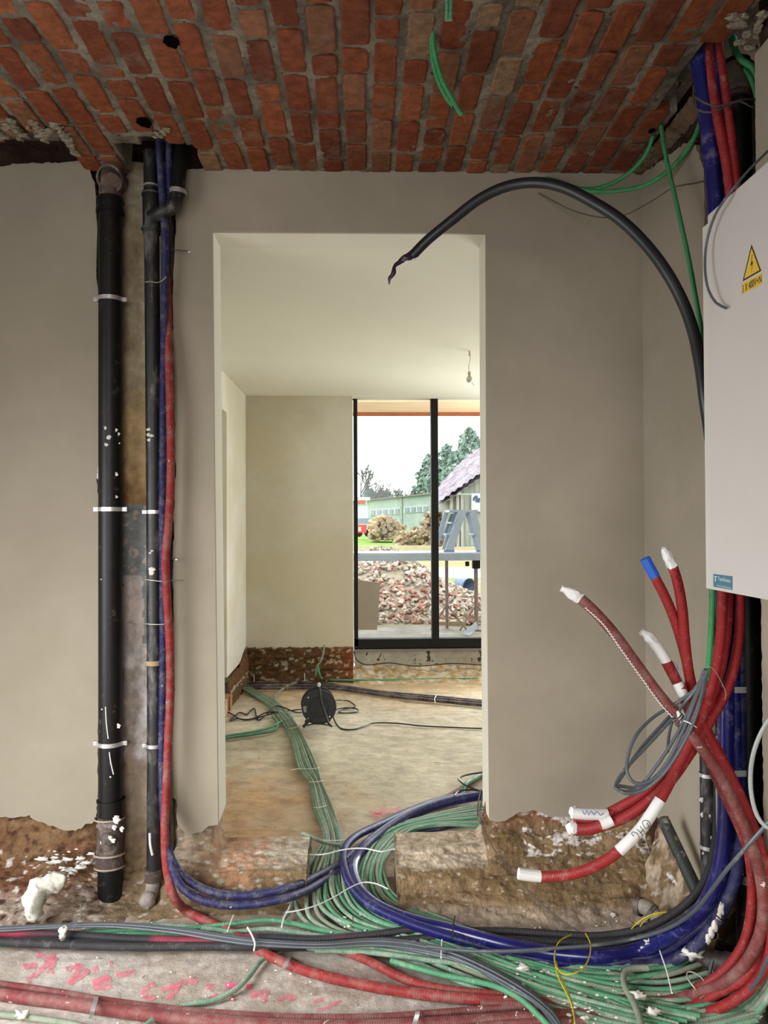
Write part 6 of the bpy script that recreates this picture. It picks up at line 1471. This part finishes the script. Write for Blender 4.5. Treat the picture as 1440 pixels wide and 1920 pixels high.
conifer(822, 862, 60, 2.4, 'conifer hidden largely behind the window mullion', n=1400)
def bare(px, pyt, Y, label, sd):
    random.seed(sd); top = DY(px, pyt, Y); base = Vector((top.x, Y, .5)); H = top.z - .5
    mb = MB()
    def br_(p, d, L, r, lev):
        q = p + d * L; mid = p.lerp(q, .5) + Vector((random.uniform(-1, 1), random.uniform(-1, 1), 0)) * L * .06
        mb.tube([p, mid, q], r, seg=5, ds=L, radii=[r, r * .85, r * .65])
        if lev < 5:
            for k in range(3 if lev < 4 else 2):
                nd = (d + Vector((random.uniform(-.8, .8), random.uniform(-.5, .5), random.uniform(-.15, .35)))).normalized(); br_(q if k else p.lerp(q, .7), nd, L * random.uniform(.6, .78), max(.022, r * .66), lev + 1)
    br_(base, Vector((random.uniform(-.1, .1), 0, 1)).normalized(), H * .34, .13, 0)
    tag(mb.make('bare_tree', mat('glare_paled_twigs', (98, 98, 96), .9)), label, 'tree')  # twig colour raised, glare painted as paleness
bare(722, 888, 58, 'leafless tree above the shed roof, nearest the middle of the left pane', 3)
bare(672, 868, 50, 'leafless tree half cut off by the left window frame', 5)
bare(692, 905, 66, 'smaller leafless tree between the cut off tree and the middle one', 9)
bare(783, 905, 60, 'leafless tree beside the conifers left of the mullion', 12)
random.seed(66); m = MB()
def hz():
    x = random.uniform(-2.5, 12); y = random.uniform(74, 80); return Vector((x, y, random.uniform(.5, 1.28 + 50 * (1 + .3 * math.sin(x * 1.2) + .2 * math.sin(x * 3.1)) * 77 / 1442 * .95)))
foliage(m, 5200, hz, .42, [(122, 134, 136), (114, 126, 130), (130, 140, 136)])  # treeline greens lightened, haze painted into the colours
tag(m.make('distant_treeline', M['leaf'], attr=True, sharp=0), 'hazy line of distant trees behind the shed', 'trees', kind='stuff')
# small white and red machine at the left edge
mc = DY(681, 1003, 34); z0 = mc.z
mach = empty('farm_machine', (mc.x, 34, z0), 'small white and red machine beside the log pile at the left window edge', 'machine')
def pb(name, x0, y0, x1, y1, col, Y=34, th=.6, par=None):
    a, b = DY(x0, y1, Y), DY(x1, y0, Y); return MB().box((a.x, Y, a.z), (b.x, Y + th, b.z)).make(name, mat(name + '_paint', col, .6), par or mach)
pb('white_body', 664, 948, 690, 972, (178, 182, 184)); pb('canopy', 664, 932, 694, 938, (190, 186, 186), th=1.4); pb('red_roof_edge', 664, 939, 684, 944, (210, 70, 62), Y=33.9)
for x in (670, 686): pb('canopy_post', x, 938, x + 1.6, 950, (170, 174, 178), Y=33.95, th=.1)
pb('lower_frame', 664, 972, 694, 982, (120, 134, 144)); r_ = pb('red_panel', 664, 984, 687, 999, (214, 62, 56), Y=33.8); pb('white_mark', 672, 988, 677, 996, (190, 188, 186), Y=33.78, th=.02)
pb('red_lamp', 690, 984, 694, 996, (200, 60, 56), Y=33.8)
for x in (673, 690):
    c = DY(x, 1000, 34.1); m = MB(); m.cyl(c + Vector((0, -.12, 0)), c + Vector((0, .12, 0)), .16, seg=16); m.make('wheel', M['frame'], mach)
# log piles
def logs(px0, px1, py0, py1, Y, n, label):
    m = MB(); a = DY(px0, py1, Y); b = DY(px1, py0, Y)
    for k in range(n):
        x = random.uniform(a.x, b.x); t = (x - a.x) / (b.x - a.x); z = a.z + (b.z - a.z) * random.random() * (.55 + .45 * math.sin(math.pi * min(1, t + .1)))
        m.col = lin(random.choice([(168, 142, 114), (184, 162, 132), (150, 130, 108), (140, 128, 114)])); d = Vector((random.uniform(-.6, .6), 1, random.uniform(-.15, .15))).normalized()
        r = random.uniform(.05, .11); c = Vector((x, Y + random.uniform(-.3, .3), z)); m.cyl(c - d * .35, c + d * .35, r, seg=8)
    tag(m.make('log_pile', M['rubble'], attr=True), label, 'log pile', kind='stuff')
random.seed(71)
logs(698, 752, 968, 1012, 32, 190, 'pile of split brown logs in front of the shed')
logs(797, 838, 960, 1006, 30, 150, 'pile of orange brown logs behind the window mullion')
